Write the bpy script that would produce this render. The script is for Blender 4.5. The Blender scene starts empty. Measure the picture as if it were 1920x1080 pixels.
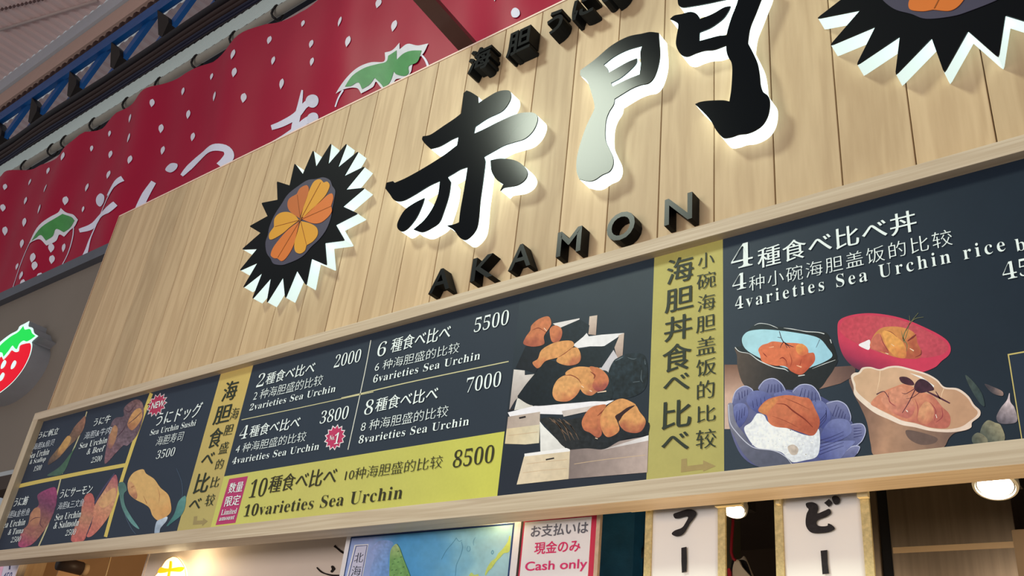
import bpy, bmesh, math, random
import numpy as np
from mathutils import Vector, Matrix, noise
from mathutils.geometry import tessellate_polygon, delaunay_2d_cdt

random.seed(7)
scene = bpy.context.scene
COL = scene.collection
EYE = 1.55                      # camera height above the floor
DIST = 2.0                      # camera distance from the shop front (the plane y = 0)
FPX = 1702.62

# ---------------------------------------------------------------- camera
YAW, PITCH, ROLL = -0.71140523, 0.49349176, 0.11959371
cy, sy, cp, sp, cr, sr = (math.cos(YAW), math.sin(YAW), math.cos(PITCH), math.sin(PITCH), math.cos(ROLL), math.sin(ROLL))
FW = Vector((sy*cp, cy*cp, sp)); _r = Vector((cy, -sy, 0)); _u = _r.cross(FW)
RT = cr*_r + sr*_u; UP = -sr*_r + cr*_u
cam = bpy.data.cameras.new('camera'); cam_o = bpy.data.objects.new('camera', cam); COL.objects.link(cam_o)
cam.sensor_width = 36; cam.lens = 36*FPX/1920; cam.clip_start = 0.05; cam.clip_end = 200
M = Matrix((RT, UP, -FW)).transposed().to_4x4(); M.translation = (0, -DIST, EYE)
cam_o.matrix_world = M
scene.camera = cam_o

# ---------------------------------------------------------------- view, world and lights
vs = scene.view_settings
vs.view_transform = 'Standard'; vs.look = 'None'; vs.gamma = 1; vs.use_curve_mapping = False
vs.exposure = 0.0
w = bpy.data.worlds.new('arcade_daylight'); scene.world = w; w.use_nodes = True
bg = w.node_tree.nodes['Background']
bg.inputs['Color'].default_value = (0.93, 0.97, 1.0, 1); bg.inputs['Strength'].default_value = 0.30

def light(name, kind, loc, energy, color, **kw):
    l = bpy.data.lights.new(name, kind); l.energy = energy; l.color = color
    tgt = kw.pop('target', None)
    for k, v in kw.items(): setattr(l, k, v)
    o = bpy.data.objects.new(name, l); COL.objects.link(o); o.location = loc
    if tgt is not None:
        o.rotation_euler = (Vector(tgt) - Vector(loc)).to_track_quat('-Z', 'Y').to_euler()
    return o
# the arcade's floodlight, high up and behind the viewer on the left
light('arcade_floodlight', 'SPOT', (-7.96, -8.82, 12.1), 5000, (0.90, 1.0, 0.82), shadow_soft_size=1.25, spot_size=math.radians(28), spot_blend=.7, target=(-.5, 0, 3.0))
# added fill light from across the arcade, its source unseen
light('street_fill_light', 'AREA', (-2.6, -8.0, 1.9), 300, (1.0, 0.92, 0.88), shape='RECTANGLE', size=8, size_y=2.2, target=(-2.6, 0, 2.4))

# ---------------------------------------------------------------- helpers
def at(px, py, y):
    """point on the plane y = const that stands at a pixel of the 1920x1080 frame"""
    d = FW + RT*((px-960)/FPX) - UP*((py-540)/FPX)
    t = (y + DIST)/d.y
    return Vector((d.x*t, y, EYE + d.z*t))
def crop(x0, y0, s): return lambda p: (x0 + p[0]*s, y0 + p[1]*s)
ID = lambda p: (p[0], p[1])
A_ = crop(700, 150, .3056); B_ = crop(1060, 40, .30556); C_ = crop(1240, 0, .26846); U_ = crop(440, 260, .3054)
S1 = crop(0, 740, .26846); S2 = crop(200, 700, .28718); S3 = crop(400, 640, .23148); S4 = crop(640, 560, .26856)
S5 = crop(390, 810, .296875); S6 = crop(920, 560, .33333); S7 = crop(1200, 440, .42607); S8 = crop(1350, 380, .296875)
S9 = crop(1350, 560, .30558); S10 = crop(1560, 570, .27778)
R1 = crop(0, 0, 1/3); R2 = crop(640, 0, 1/3); R4 = crop(0, 360, 1/3); R5 = crop(640, 360, 1/3)
L3 = crop(960, 700, .3519); L4 = crop(1440, 700, .3519)
M1 = crop(160, 960, 1/6); M2 = crop(460, 960, 1/8); M3 = crop(640, 940, .1875); M4 = crop(1100, 900, 1/6)
M5 = crop(1320, 880, .18519); M6 = crop(1780, 860, .2038)
T3 = crop(0, 130, 1/8); T5 = crop(700, 0, .1875); T6 = crop(0, 560, .31496); T7 = crop(0, 880, .18519)

def lin(c):
    c = c/255.0
    return c/12.92 if c <= .04045 else ((c+.055)/1.055)**2.4
def S(r, g, b): return (lin(r), lin(g), lin(b), 1)

MATS = {}
def mat(name, color, rough=.6, metal=0, emit=None, estr=0, var=.12, scale=8, bump=0, spec=.25, stretch=(1, 1, 1), detail=4):
    """procedural material: noise varies the base colour a little (and bumps it)"""
    if name in MATS: return MATS[name]
    m = bpy.data.materials.new(name); m.use_nodes = True; nt = m.node_tree; N = nt.nodes; Lk = nt.links
    b = N['Principled BSDF']
    b.inputs['Roughness'].default_value = rough; b.inputs['Metallic'].default_value = metal
    b.inputs['Specular IOR Level'].default_value = spec
    tc = N.new('ShaderNodeTexCoord'); mp = N.new('ShaderNodeMapping'); mp.inputs['Scale'].default_value = stretch
    nz = N.new('ShaderNodeTexNoise'); nz.inputs['Scale'].default_value = scale; nz.inputs['Detail'].default_value = detail
    Lk.new(tc.outputs['Object'], mp.inputs['Vector']); Lk.new(mp.outputs['Vector'], nz.inputs['Vector'])
    mx = N.new('ShaderNodeMix'); mx.data_type = 'RGBA'
    lo = tuple(max(0, x*(1-var)) for x in color[:3]) + (1,); hi = tuple(min(1, x*(1+var)) for x in color[:3]) + (1,)
    mx.inputs['A'].default_value = lo; mx.inputs['B'].default_value = hi
    Lk.new(nz.outputs['Fac'], mx.inputs['Factor']); Lk.new(mx.outputs['Result'], b.inputs['Base Color'])
    if bump:
        bp = N.new('ShaderNodeBump'); bp.inputs['Strength'].default_value = bump; bp.inputs['Distance'].default_value = .01
        Lk.new(nz.outputs['Fac'], bp.inputs['Height']); Lk.new(bp.outputs['Normal'], b.inputs['Normal'])
    if emit:
        b.inputs['Emission Color'].default_value = emit; b.inputs['Emission Strength'].default_value = estr
    MATS[name] = m
    return m

def wood(name, c0, c1, grain='Z', knots=True, plank=0, fine=1.0, rough=.55):
    if name in MATS: return MATS[name]
    m = bpy.data.materials.new(name); m.use_nodes = True; nt = m.node_tree; N = nt.nodes; Lk = nt.links
    b = N['Principled BSDF']; b.inputs['Roughness'].default_value = rough; b.inputs['Specular IOR Level'].default_value = .3
    tc = N.new('ShaderNodeTexCoord'); mp = N.new('ShaderNodeMapping')
    k = (3.2, 3.2, .28) if grain == 'Z' else (.25, 9, 12)
    mp.inputs['Scale'].default_value = k
    Lk.new(tc.outputs['Object'], mp.inputs['Vector'])
    vec = mp.outputs['Vector']
    if plank:                                            # each plank has its own piece of grain and its own tone
        sx = N.new('ShaderNodeSeparateXYZ'); Lk.new(tc.outputs['Object'], sx.inputs[0])
        at_ = N.new('ShaderNodeAttribute'); at_.attribute_name = 'plank'
        cb = N.new('ShaderNodeCombineXYZ'); ml = N.new('ShaderNodeMath'); ml.operation = 'MULTIPLY'; ml.inputs[1].default_value = 7.31
        Lk.new(at_.outputs['Fac'], ml.inputs[0]); Lk.new(ml.outputs[0], cb.inputs['Z']); Lk.new(ml.outputs[0], cb.inputs['Y'])
        ad = N.new('ShaderNodeVectorMath'); Lk.new(vec, ad.inputs[0]); Lk.new(cb.outputs[0], ad.inputs[1]); vec = ad.outputs[0]
    nz = N.new('ShaderNodeTexNoise'); nz.inputs['Scale'].default_value = 2.2*fine; nz.inputs['Detail'].default_value = 3; nz.inputs['Distortion'].default_value = .6
    Lk.new(vec, nz.inputs['Vector'])
    wv = N.new('ShaderNodeMath'); wv.operation = 'MULTIPLY'; wv.inputs[1].default_value = 34
    sn = N.new('ShaderNodeMath'); sn.operation = 'SINE'
    Lk.new(nz.outputs['Fac'], wv.inputs[0]); Lk.new(wv.outputs[0], sn.inputs[0])
    n2 = N.new('ShaderNodeTexNoise'); n2.inputs['Scale'].default_value = 26*fine; n2.inputs['Detail'].default_value = 5
    Lk.new(vec, n2.inputs['Vector'])
    mr = N.new('ShaderNodeMapRange'); mr.inputs['From Min'].default_value = -1; mr.inputs['From Max'].default_value = 1
    mr.inputs['To Min'].default_value = 0; mr.inputs['To Max'].default_value = .55
    Lk.new(sn.outputs[0], mr.inputs['Value'])
    am = N.new('ShaderNodeMath'); am.operation = 'MULTIPLY_ADD'; am.inputs[1].default_value = .75
    Lk.new(n2.outputs['Fac'], am.inputs[0]); Lk.new(mr.outputs[0], am.inputs[2])
    mx = N.new('ShaderNodeMix'); mx.data_type = 'RGBA'; mx.inputs['A'].default_value = c1; mx.inputs['B'].default_value = c0
    Lk.new(am.outputs[0], mx.inputs['Factor'])
    out = mx.outputs['Result']
    if plank:
        hs = N.new('ShaderNodeHueSaturation')
        wn = N.new('ShaderNodeTexWhiteNoise'); wn.noise_dimensions = '1D'; Lk.new(at_.outputs['Fac'], wn.inputs['W'])
        mv = N.new('ShaderNodeMapRange'); mv.inputs['To Min'].default_value = .88; mv.inputs['To Max'].default_value = 1.1
        Lk.new(wn.outputs['Value'], mv.inputs['Value']); Lk.new(mv.outputs[0], hs.inputs['Value']); Lk.new(out, hs.inputs['Color']); out = hs.outputs['Color']
    Lk.new(out, b.inputs['Base Color'])
    bp = N.new('ShaderNodeBump'); bp.inputs['Strength'].default_value = .08; bp.inputs['Distance'].default_value = .004
    Lk.new(n2.outputs['Fac'], bp.inputs['Height']); Lk.new(bp.outputs['Normal'], b.inputs['Normal'])
    MATS[name] = m
    return m

def ink(name='printed_ink', rough=.45, spec=.12):
    """printed colour stored per vertex, with a faint procedural paper grain"""
    if name in MATS: return MATS[name]
    m = bpy.data.materials.new(name); m.use_nodes = True; nt = m.node_tree; N = nt.nodes; Lk = nt.links
    b = N['Principled BSDF']; b.inputs['Roughness'].default_value = rough; b.inputs['Specular IOR Level'].default_value = spec
    a = N.new('ShaderNodeAttribute'); a.attribute_name = 'print'
    tc = N.new('ShaderNodeTexCoord'); nz = N.new('ShaderNodeTexNoise'); nz.inputs['Scale'].default_value = 90; nz.inputs['Detail'].default_value = 3
    Lk.new(tc.outputs['Object'], nz.inputs['Vector'])
    mr = N.new('ShaderNodeMapRange'); mr.inputs['To Min'].default_value = .95; mr.inputs['To Max'].default_value = 1.05
    Lk.new(nz.outputs['Fac'], mr.inputs['Value'])
    mx = N.new('ShaderNodeVectorMath'); mx.operation = 'SCALE'
    Lk.new(a.outputs['Color'], mx.inputs[0]); Lk.new(mr.outputs[0], mx.inputs['Scale']); Lk.new(mx.outputs[0], b.inputs['Base Color'])
    MATS[name] = m
    return m

def props(o, label=None, cat=None, group=None, kind=None):
    if label: o['label'] = label
    if cat: o['category'] = cat
    if group: o['group'] = group
    if kind: o['kind'] = kind
    return o
def wloc(o):
    p = Vector(o.location)
    while o.parent: o = o.parent; p += Vector(o.location)
    return p
def link(name, me, center, parent=None, mats=()):
    for m in mats: me.materials.append(m)
    o = bpy.data.objects.new(name, me); COL.objects.link(o)
    if parent: o.parent = parent; o.location = Vector(center) - wloc(parent)
    else: o.location = center
    return o
def make(name, verts, faces, m, parent=None, smooth=False, fmat=None, attr=None, plank=None):
    verts = [Vector(v) for v in verts]
    c = Vector([(min(v[i] for v in verts) + max(v[i] for v in verts))/2 for i in range(3)])
    me = bpy.data.meshes.new(name); me.from_pydata([v - c for v in verts], [], faces)
    o = link(name, me, c, parent, m if isinstance(m, (list, tuple)) else [m])
    if fmat:
        for p, k in zip(me.polygons, fmat): p.material_index = k
    if smooth:
        for p in me.polygons: p.use_smooth = True
    if attr is not None:
        ca = me.color_attributes.new('print', 'FLOAT_COLOR', 'POINT')
        ca.data.foreach_set('color', np.asarray(attr, dtype=np.float32).ravel())
    if plank is not None:
        fa = me.attributes.new('plank', 'FLOAT', 'POINT'); fa.data.foreach_set('value', np.asarray(plank, dtype=np.float32))
    me.update()
    return o
def empty(name, loc, label=None, cat=None, group=None):
    o = bpy.data.objects.new(name, None); COL.objects.link(o); o.location = loc; o.empty_display_size = .1
    return props(o, label, cat, group)
def copy_tree(o, off=None, parent=None):
    c = o.copy(); COL.objects.link(c)
    if parent: c.parent = parent
    if off is not None: c.location = Vector(o.location) + Vector(off)
    for ch in list(o.children): copy_tree(ch, None, c)
    return c

BOXF = [(0, 1, 3, 2), (4, 6, 7, 5), (0, 4, 5, 1), (2, 3, 7, 6), (0, 2, 6, 4), (1, 5, 7, 3)]
def boxv(x0, x1, y0, y1, z0, z1): return [(x, y, z) for x in (x0, x1) for y in (y0, y1) for z in (z0, z1)]
def box(name, x0, x1, y0, y1, z0, z1, m, parent=None, bevel=0):
    x0, x1 = sorted((x0, x1)); y0, y1 = sorted((y0, y1)); z0, z1 = sorted((z0, z1))
    o = make(name, boxv(x0, x1, y0, y1, z0, z1), BOXF, m, parent)
    bm = bmesh.new(); bm.from_mesh(o.data); bmesh.ops.recalc_face_normals(bm, faces=bm.faces)
    if bevel: bmesh.ops.bevel(bm, geom=bm.edges[:], offset=bevel, segments=2, affect='EDGES', profile=.7)
    bm.to_mesh(o.data); bm.free()
    return o
def tube_geo(path, r, n=10, caps=True):
    path = [Vector(p) for p in path]; V = []; F = []
    rr = r if isinstance(r, (list, tuple)) else [r]*len(path)
    up = None
    for i, p in enumerate(path):
        t = (path[min(i+1, len(path)-1)] - path[max(i-1, 0)]).normalized()
        if up is None: up = t.orthogonal().normalized()
        up = (up - t*up.dot(t)).normalized(); sd = t.cross(up)
        for k in range(n):
            a = 2*math.pi*k/n; V.append(p + (up*math.cos(a) + sd*math.sin(a))*rr[i])
    for i in range(len(path)-1):
        for k in range(n):
            F.append((i*n+k, i*n+(k+1) % n, (i+1)*n+(k+1) % n, (i+1)*n+k))
    if caps: F.append(tuple(range(n))[::-1]); F.append(tuple((len(path)-1)*n+k for k in range(n)))
    return V, F
def tube(name, path, r, m, parent=None, n=10):
    V, F = tube_geo(path, r, n); return make(name, V, F, m, parent, smooth=True)
def bar(name, p, q, wx, wy, m, parent=None, side=Vector((0, 1, 0))):
    """square bar from p to q; wx across in the plane, wy along 'side'"""
    p, q = Vector(p), Vector(q); t = (q-p).normalized(); s = (side - t*side.dot(t)).normalized(); u = t.cross(s)
    V = [e + s*a*wy/2 + u*b*wx/2 for e in (p, q) for a in (-1, 1) for b in (-1, 1)]
    return make(name, V, BOXF, m, parent)

# outlines: points (x, y) are smoothed, points (x, y, 1) are sharp corners
def curve(pts, closed=True, n=6):
    P = [Vector((p[0], p[1])) for p in pts]; K = [len(p) > 2 for p in pts]; out = []
    m = len(P)
    for i in range(m if closed else m-1):
        a, b = P[i], P[(i+1) % m]
        ka, kb = K[i], K[(i+1) % m]
        pa = P[i-1] if (closed or i > 0) else a; pb = P[(i+2) % m] if (closed or i+2 < m) else b
        ta = (b-a) if ka else (b-pa)*.5
        tb = (b-a) if kb else (pb-a)*.5
        L = (b-a).length
        for t_ in ('ta', 'tb'):
            v = ta if t_ == 'ta' else tb
            if v.length > 1.2*L: v = v*(1.2*L/v.length)
            if t_ == 'ta': ta = v
            else: tb = v
        if ka and kb: out.append(a.copy()); continue
        for k in range(n):
            t = k/n; h1 = 2*t**3-3*t*t+1; h2 = t**3-2*t*t+t; h3 = -2*t**3+3*t*t; h4 = t**3-t*t
            out.append(a*h1 + ta*h2 + b*h3 + tb*h4)
    if not closed: out.append(P[-1].copy())
    return [(p.x, p.y) for p in out]

def prism(name, loops, y0, y1, m, parent=None, side_mat=None):
    """loops of (x, z): outline and holes; front at y0 (towards the street), back at y1"""
    loops = [[Vector((x, z, 0)) for x, z in lp] for lp in loops]
    flat = [v for lp in loops for v in lp]; n = len(flat)
    tri = tessellate_polygon(loops)
    V = [(v.x, y0, v.y) for v in flat] + [(v.x, y1, v.y) for v in flat]; F = []; fm = []
    for t in tri:
        a, b, c = t
        ar = (flat[b]-flat[a]).cross(flat[c]-flat[a]).z
        if ar < 0: a, c = c, a
        F.append((a, b, c)); fm.append(0); F.append((a+n, c+n, b+n)); fm.append(0)
    k = 0
    for li, lp in enumerate(loops):
        for i in range(len(lp)):
            a, b = k+i, k+(i+1) % len(lp)
            F.append((a, a+n, b+n, b))
            fm.append(1 if side_mat else 0)
        k += len(lp)
    o = make(name, V, F, [m, side_mat] if side_mat else m, parent, fmat=fm)
    bm = bmesh.new(); bm.from_mesh(o.data); bmesh.ops.recalc_face_normals(bm, faces=bm.faces); bm.to_mesh(o.data); bm.free()
    return o
def plane_loop(pts, Cf, y, smooth=True, n=6):
    pp = curve(pts, True, n) if smooth else [(p[0], p[1]) for p in pts]
    return [(v.x, v.z) for v in (at(*Cf(p), y) for p in pp)]

# ---------------------------------------------------------------- printing
def ns(x, y, s, seed=0): return noise.noise(Vector((x/s, y/s, seed*3.7)))
def lg(p, q, *cols, n=.06, s=7, warp=0, seed=1):
    """printed tone: colour ramp from pixel p to pixel q with mottling"""
    px, py = p; dx, dy = q[0]-px, q[1]-py; dd = dx*dx+dy*dy
    def f(x, y):
        t = ((x-px)*dx + (y-py)*dy)/dd
        if warp: t += warp*ns(x, y, s*2, seed+5)
        t = min(max(t, 0), .9999)*(len(cols)-1); i = int(t); t -= i
        k = 1 + n*(ns(x, y, s, seed) + .6*ns(x, y, s*.4, seed+2))
        return tuple(min(255, max(0, (a*(1-t)+b*t)*k)) for a, b in zip(cols[i], cols[min(i+1, len(cols)-1)]))
    return f
def flat(c, n=.03, s=9): return lg((0, 0), (1, 1), c, c, n=n, s=s)
PAPER = 1.28                    # printed tones were read in the shade of the arcade: bring them back to ink
def patch(name, pts, Cf, shade, y, parent=None, step=3.0, smooth=True, ymap=None, m=None, n=5):
    """a flat printed shape: outline traced crisply, inside triangulated so that it can carry printed tones"""
    pp = curve(pts, True, n) if smooth else [(p[0], p[1]) for p in pts]
    px = [Cf(p) for p in pp]
    q = [px[0]]
    for p in px[1:]:
        if (p[0]-q[-1][0])**2 + (p[1]-q[-1][1])**2 > .04: q.append(p)
    if (q[0][0]-q[-1][0])**2 + (q[0][1]-q[-1][1])**2 < .04: q.pop()
    dense = []
    for i, a in enumerate(q):
        b = q[(i+1) % len(q)]; L = math.hypot(b[0]-a[0], b[1]-a[1]); k = max(1, int(L/(step*1.5)))
        for j in range(k): dense.append((a[0]+(b[0]-a[0])*j/k, a[1]+(b[1]-a[1])*j/k))
    P = np.array(dense); nb = len(P)
    gx, gy = np.meshgrid(np.arange(P[:, 0].min()+step/2, P[:, 0].max(), step), np.arange(P[:, 1].min()+step/2, P[:, 1].max(), step))
    gx[1::2] += step/2; g = np.stack([gx.ravel(), gy.ravel()], 1)
    ins = np.zeros(len(g), bool)
    for i in range(nb):
        a, b = P[i], P[(i+1) % nb]
        c = (a[1] > g[:, 1]) != (b[1] > g[:, 1])
        if c.any():
            xx = a[0] + (g[:, 1]-a[1])*(b[0]-a[0])/(b[1]-a[1] + 1e-12)
            ins ^= c & (g[:, 0] < xx)
    vin = [Vector(p) for p in dense] + [Vector(p) for p in g[ins]]
    r = delaunay_2d_cdt(vin, [(i, (i+1) % nb) for i in range(nb)], [], 1, 1e-5)
    V = []; colr = []
    for v in r[0]:
        w_ = at(v.x, v.y, y)
        if ymap: w_.y = y + ymap(w_.x, w_.z)
        V.append(w_)
        c = [lin(x)*1.14 for x in shade(v.x, v.y)]; g_ = .25*c[0]+.6*c[1]+.15*c[2]; colr.append([min(.95, g_*.12 + x*.88) for x in c] + [1])
    F = []
    for f in r[2]:
        f = tuple(f); a, b, c = (V[i] for i in f[:3])
        nrm = (b-a).cross(c-a)
        F.append(f if nrm.y < 0 else f[::-1])
    return make(name, V, F, m or ink(), parent, attr=colr)
def ribbon_pts(path, w_, n=5):
    path = curve([tuple(p) for p in path], False, n) if len(path) > 2 else [tuple(p[:2]) for p in path]
    m = len(path); L = []; R = []
    for i, p in enumerate(path):
        a = path[max(0, i-1)]; b = path[min(m-1, i+1)]
        dx, dy = b[0]-a[0], b[1]-a[1]; l = math.hypot(dx, dy) or 1
        if isinstance(w_, (list, tuple)):
            t = i/(m-1)*(len(w_)-1); k = min(int(t), len(w_)-2); ww = w_[k]*(1-t+k)+w_[k+1]*(t-k)
        else: ww = w_
        L.append((p[0]-dy/l*ww/2, p[1]+dx/l*ww/2)); R.append((p[0]+dy/l*ww/2, p[1]-dx/l*ww/2))
    return L + R[::-1]
def strokes(name, list_, Cf, color, y, parent=None, ymap=None, m=None):
    """several printed strokes (path, width) as one flat mesh"""
    V = []; F = []; colr = []
    c = [min(.95, lin(x)*PAPER) for x in color] + [1]
    for path, w_ in list_:
        rp = ribbon_pts(path, w_); k = len(V); h = len(rp)//2
        for p in rp:
            v = at(*Cf(p), y)
            if ymap: v.y = y + ymap(v.x, v.z)
            V.append(v); colr.append(c)
        for i in range(h-1):
            f = (k+i, k+i+1, k+2*h-2-i, k+2*h-1-i)
            a, b, cc = (V[j] for j in f[:3]); F.append(f if (b-a).cross(cc-a).y < 0 else f[::-1])
    return make(name, V, F, m or ink(), parent, attr=colr)

# ---------------------------------------------------------------- lettering
def bold_serif(s):
    r = ''
    for ch in s:
        if 'A' <= ch <= 'Z': r += chr(0x1D400+ord(ch)-65)
        elif 'a' <= ch <= 'z': r += chr(0x1D41A+ord(ch)-97)
        elif '0' <= ch <= '9': r += chr(0x1D7CE+ord(ch)-48)
        else: r += ch
    return r
GL = {}
def glyphs(s, ex=0, ey=0, sp_=1.0):
    """flat outline of a line of lettering, em = 1; ex, ey thicken the strokes sideways and up-down"""
    key = (s, ex, ey, sp_)
    if key in GL: return GL[key]
    c = bpy.data.curves.new('lettering', 'FONT'); c.body = s; c.size = 1; c.space_character = sp_; c.resolution_u = 4
    o = bpy.data.objects.new('lettering', c); COL.objects.link(o)
    dg = bpy.context.evaluated_depsgraph_get(); me = bpy.data.meshes.new_from_object(o.evaluated_get(dg))
    bpy.data.objects.remove(o); bpy.data.curves.remove(c)
    bm = bmesh.new(); bm.from_mesh(me); bpy.data.meshes.remove(me)
    bmesh.ops.remove_doubles(bm, verts=bm.verts, dist=1e-5)
    for f in bm.faces:
        f.normal_update()
        if f.normal.z < 0: f.normal_flip()
    if ex or ey:
        nr = {}
        for e in bm.edges:
            if len(e.link_loops) == 1:
                l = e.link_loops[0]; a, b = l.vert.co, l.link_loop_next.vert.co
                d = (b-a); nn = Vector((d.y, -d.x))
                if nn.length > 0:
                    nn.normalize()
                    for v in (l.vert, l.link_loop_next.vert): nr[v] = nr.get(v, Vector((0, 0))) + nn
        for v, nn in nr.items():
            if nn.length > 1e-6:
                nn = nn.normalized(); v.co.x += nn.x*ex; v.co.y += nn.y*ey
    bm.verts.index_update()
    bd = [(e.link_loops[0].vert.index, e.link_loops[0].link_loop_next.vert.index) for e in bm.edges if len(e.link_loops) == 1]
    r = ([(v.co.x, v.co.y) for v in bm.verts], [tuple(v.index for v in f.verts) for f in bm.faces], bd)
    bm.free(); GL[key] = r
    return r
def fit(gv, x0, x1, z0, z1, shear=0):
    xs = [v[0] for v in gv]; zs = [v[1] for v in gv]; ax, bx, az, bz = min(xs), max(xs), min(zs), max(zs)
    return [(x0 + (x-ax)/(bx-ax)*(x1-x0), z0 + ((z-az)/(bz-az) if bz > az else .5)*(z1-z0)) for x, z in gv]
STY = dict(cjk=(.002, -.012), cjkb=(.014, -.004), thin=(-.008, -.016), latin=(-.010, -.006), num=(-.022, -.012), brush=(.016, .004), gothic=(.016, .016), heavy=(.03, .026), plain=(0, 0))
def text(name, s, Cf, BL, BR, TL, color, y, parent, style='cjk', sp_=1.0, slope=False, m=None):
    """lettering fitted between the pixels of its lower left, lower right and upper left corner, on the plane y"""
    ex, ey = STY[style]
    body = bold_serif(s) if style in ('latin', 'num') else s
    gv, gf, bd = glyphs(body, ex, ey, sp_)
    a, b, t = at(*Cf(BL), y), at(*Cf(BR), y), at(*Cf(TL), y)
    z0 = (a.z+b.z)/2; h = t.z-a.z
    x1 = b.x; x0 = a.x
    P = fit(gv, x0, x1, z0, z0+h)
    V = [(x, y, z) for x, z in P]
    c = [min(.95, lin(k)*PAPER) for k in color] + [1]
    return make(name, V, gf, m or ink(), parent, attr=[c]*len(V))
def block_letter(name, s, x0, x1, z0, z1, y0, y1, m, style='plain', side=None):
    ex, ey = STY[style]; gv, gf, bd = glyphs(s, ex, ey)
    P = fit(gv, x0, x1, z0, z1); n = len(P)
    V = [(x, y0, z) for x, z in P] + [(x, y1, z) for x, z in P]
    F = list(gf) + [tuple(i+n for i in f[::-1]) for f in gf] + [(a, a+n, b+n, b) for a, b in bd]
    return make(name, V, F, [m, side or m], fmat=[0]*(2*len(gf)) + [1]*len(bd))

WHITE = (214, 230, 252); DARK = (52, 50, 36); KANJI = (44, 50, 42)

# ================================================================ the arcade and the neighbouring shop
cream = S(196, 190, 186)
m_floor = mat('paved_floor', S(178, 172, 164), .7, scale=3)
o = box('floor', -16, 6, -9, 3, -.2, 0, m_floor); props(o, kind='structure')

# --- arcade ceiling: ribbed sheet, ribs running away from the street front
TY = 1.0                                            # plane of the truss
zA = at(35, 135, TY).z; zB = at(62, 135, TY).z; zC = at(94, 135, TY).z; zD = at(106, 135, TY).z
zE = at(67, 189, TY).z; zF = at(86, 220, TY).z; zG = at(88, 233, TY).z
def ribbed(name, x0, x1, pitch, depth, p_of, m, rows=2):
    """ribbed sheet: p_of(x, v, h) gives the point at x, across v in 0..1, raised by h"""
    xs = []; hs = []; x = x0
    while x < x1:
        for f, h in ((0, 0), (.3, 0), (.45, 1), (.8, 1), (.95, 0)): xs.append(x+f*pitch); hs.append(h*depth)
        x += pitch
    V = []; n = len(xs)
    for r in range(rows):
        for x, h in zip(xs, hs): V.append(p_of(x, r/(rows-1), h))
    F = [(r*n+i, r*n+i+1, (r+1)*n+i+1, (r+1)*n+i) for r in range(rows-1) for i in range(n-1)]
    return make(name, V, F, m)
m_ceil = mat('pink_grey_sheet', S(236, 208, 204), .55, var=.05, scale=2)
o = ribbed('ceiling', -16, 3, .17, .03, lambda x, v, h: (x, TY-.05 - v*1.7, zA + .01 + h), m_ceil); props(o, kind='structure')
m_trimA = mat('grey_white_trim', S(196, 200, 208), .45, var=.04)
m_trimB = mat('pink_trim', S(206, 172, 158), .5, var=.05)
m_dark = mat('dark_serrated_strip', S(70, 50, 48), .8)
props(box('trim_1', -16, 3, TY-.06, TY+.02, zB, zA-.02, m_trimA), kind='structure')
props(box('trim_2', -16, 3, TY-.02, TY+.05, zC, zB-.004, m_trimB), kind='structure')
o = ribbed('trim_3', -16, 3, .15, .025, lambda x, v, h: (x, TY+.03-h, zC-.004 + v*(zD-zC)), m_dark); props(o, kind='structure')  # dark serrated strip between the pink trim and the truss
sm = tube('ceiling_seam', [(at_.x, at_.y, at_.z) for at_ in [Vector((-12.6, .98, zA-.012)), Vector((-11.52, .43+.0, zA-.012)), Vector((-9.83, .87, zA-.012))][1:]], .02, mat('pale_wire', S(205, 182, 176), .5), n=8)
props(sm, 'pale straight wire running under the pinkish ribbed ceiling', 'wire')
sc_v = []; sc_f = []
for i in range(14):
    t = i/13; p = Vector((-11.3, .20, zA)).lerp(Vector((-10.45, .47, zA)), t); k = len(sc_v)
    sc_v += boxv(p.x-.014, p.x+.014, p.y-.014, p.y+.014, p.z-.02, p.z+.01); sc_f += [tuple(j+k for j in f) for f in BOXF]
props(make('trim_4', sc_v, sc_f, mat('sheet_fixing_screws', S(120, 96, 94), .6)), kind='structure')
# the ceiling goes on behind the truss
o = ribbed('ceiling', -16, 3, .17, .03, lambda x, v, h: (x, TY+.2 + v*3.4, zD + .06 + h), m_ceil); props(o, kind='structure')

# --- blue lattice truss
m_blue = mat('blue_steel_paint', S(20, 84, 150), .38, var=.25, scale=5)
m_gus = mat('black_gusset', S(34, 30, 28), .6)
truss = empty('lattice_truss', (-8, TY, zF), 'long blue steel lattice truss with black gusset plates under the ceiling', 'truss')
box('top_chord', -16, 3, TY, TY+.04, zE+.08, zD-.02, m_blue, truss)
box('chord_flange', -16, 3, TY-.05, TY, zE+.02, zE+.10, m_blue, truss)
box('bottom_chord', -16, 3, TY-.02, TY+.03, zG-.06, zF, m_blue, truss)
G0, GP = -8.033, .942
g_out = [(v.x, v.z) for v in (at(*R1(p), TY-.05) for p in ((885, 55), (945, 95), (948, 125), (912, 205), (890, 195)))]
for i in range(-4, 9):
    gx = G0 - GP*i
    bar('diagonal', (gx+.10, TY+.02, zF-.03), (gx+.76, TY+.02, zE+.2), .13, .05, m_blue, truss)
    a = [(x - GP*i, z) for x, z in g_out]
    prism('gusset_plate', [a], TY-.05, TY+.06, m_gus, truss)

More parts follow.
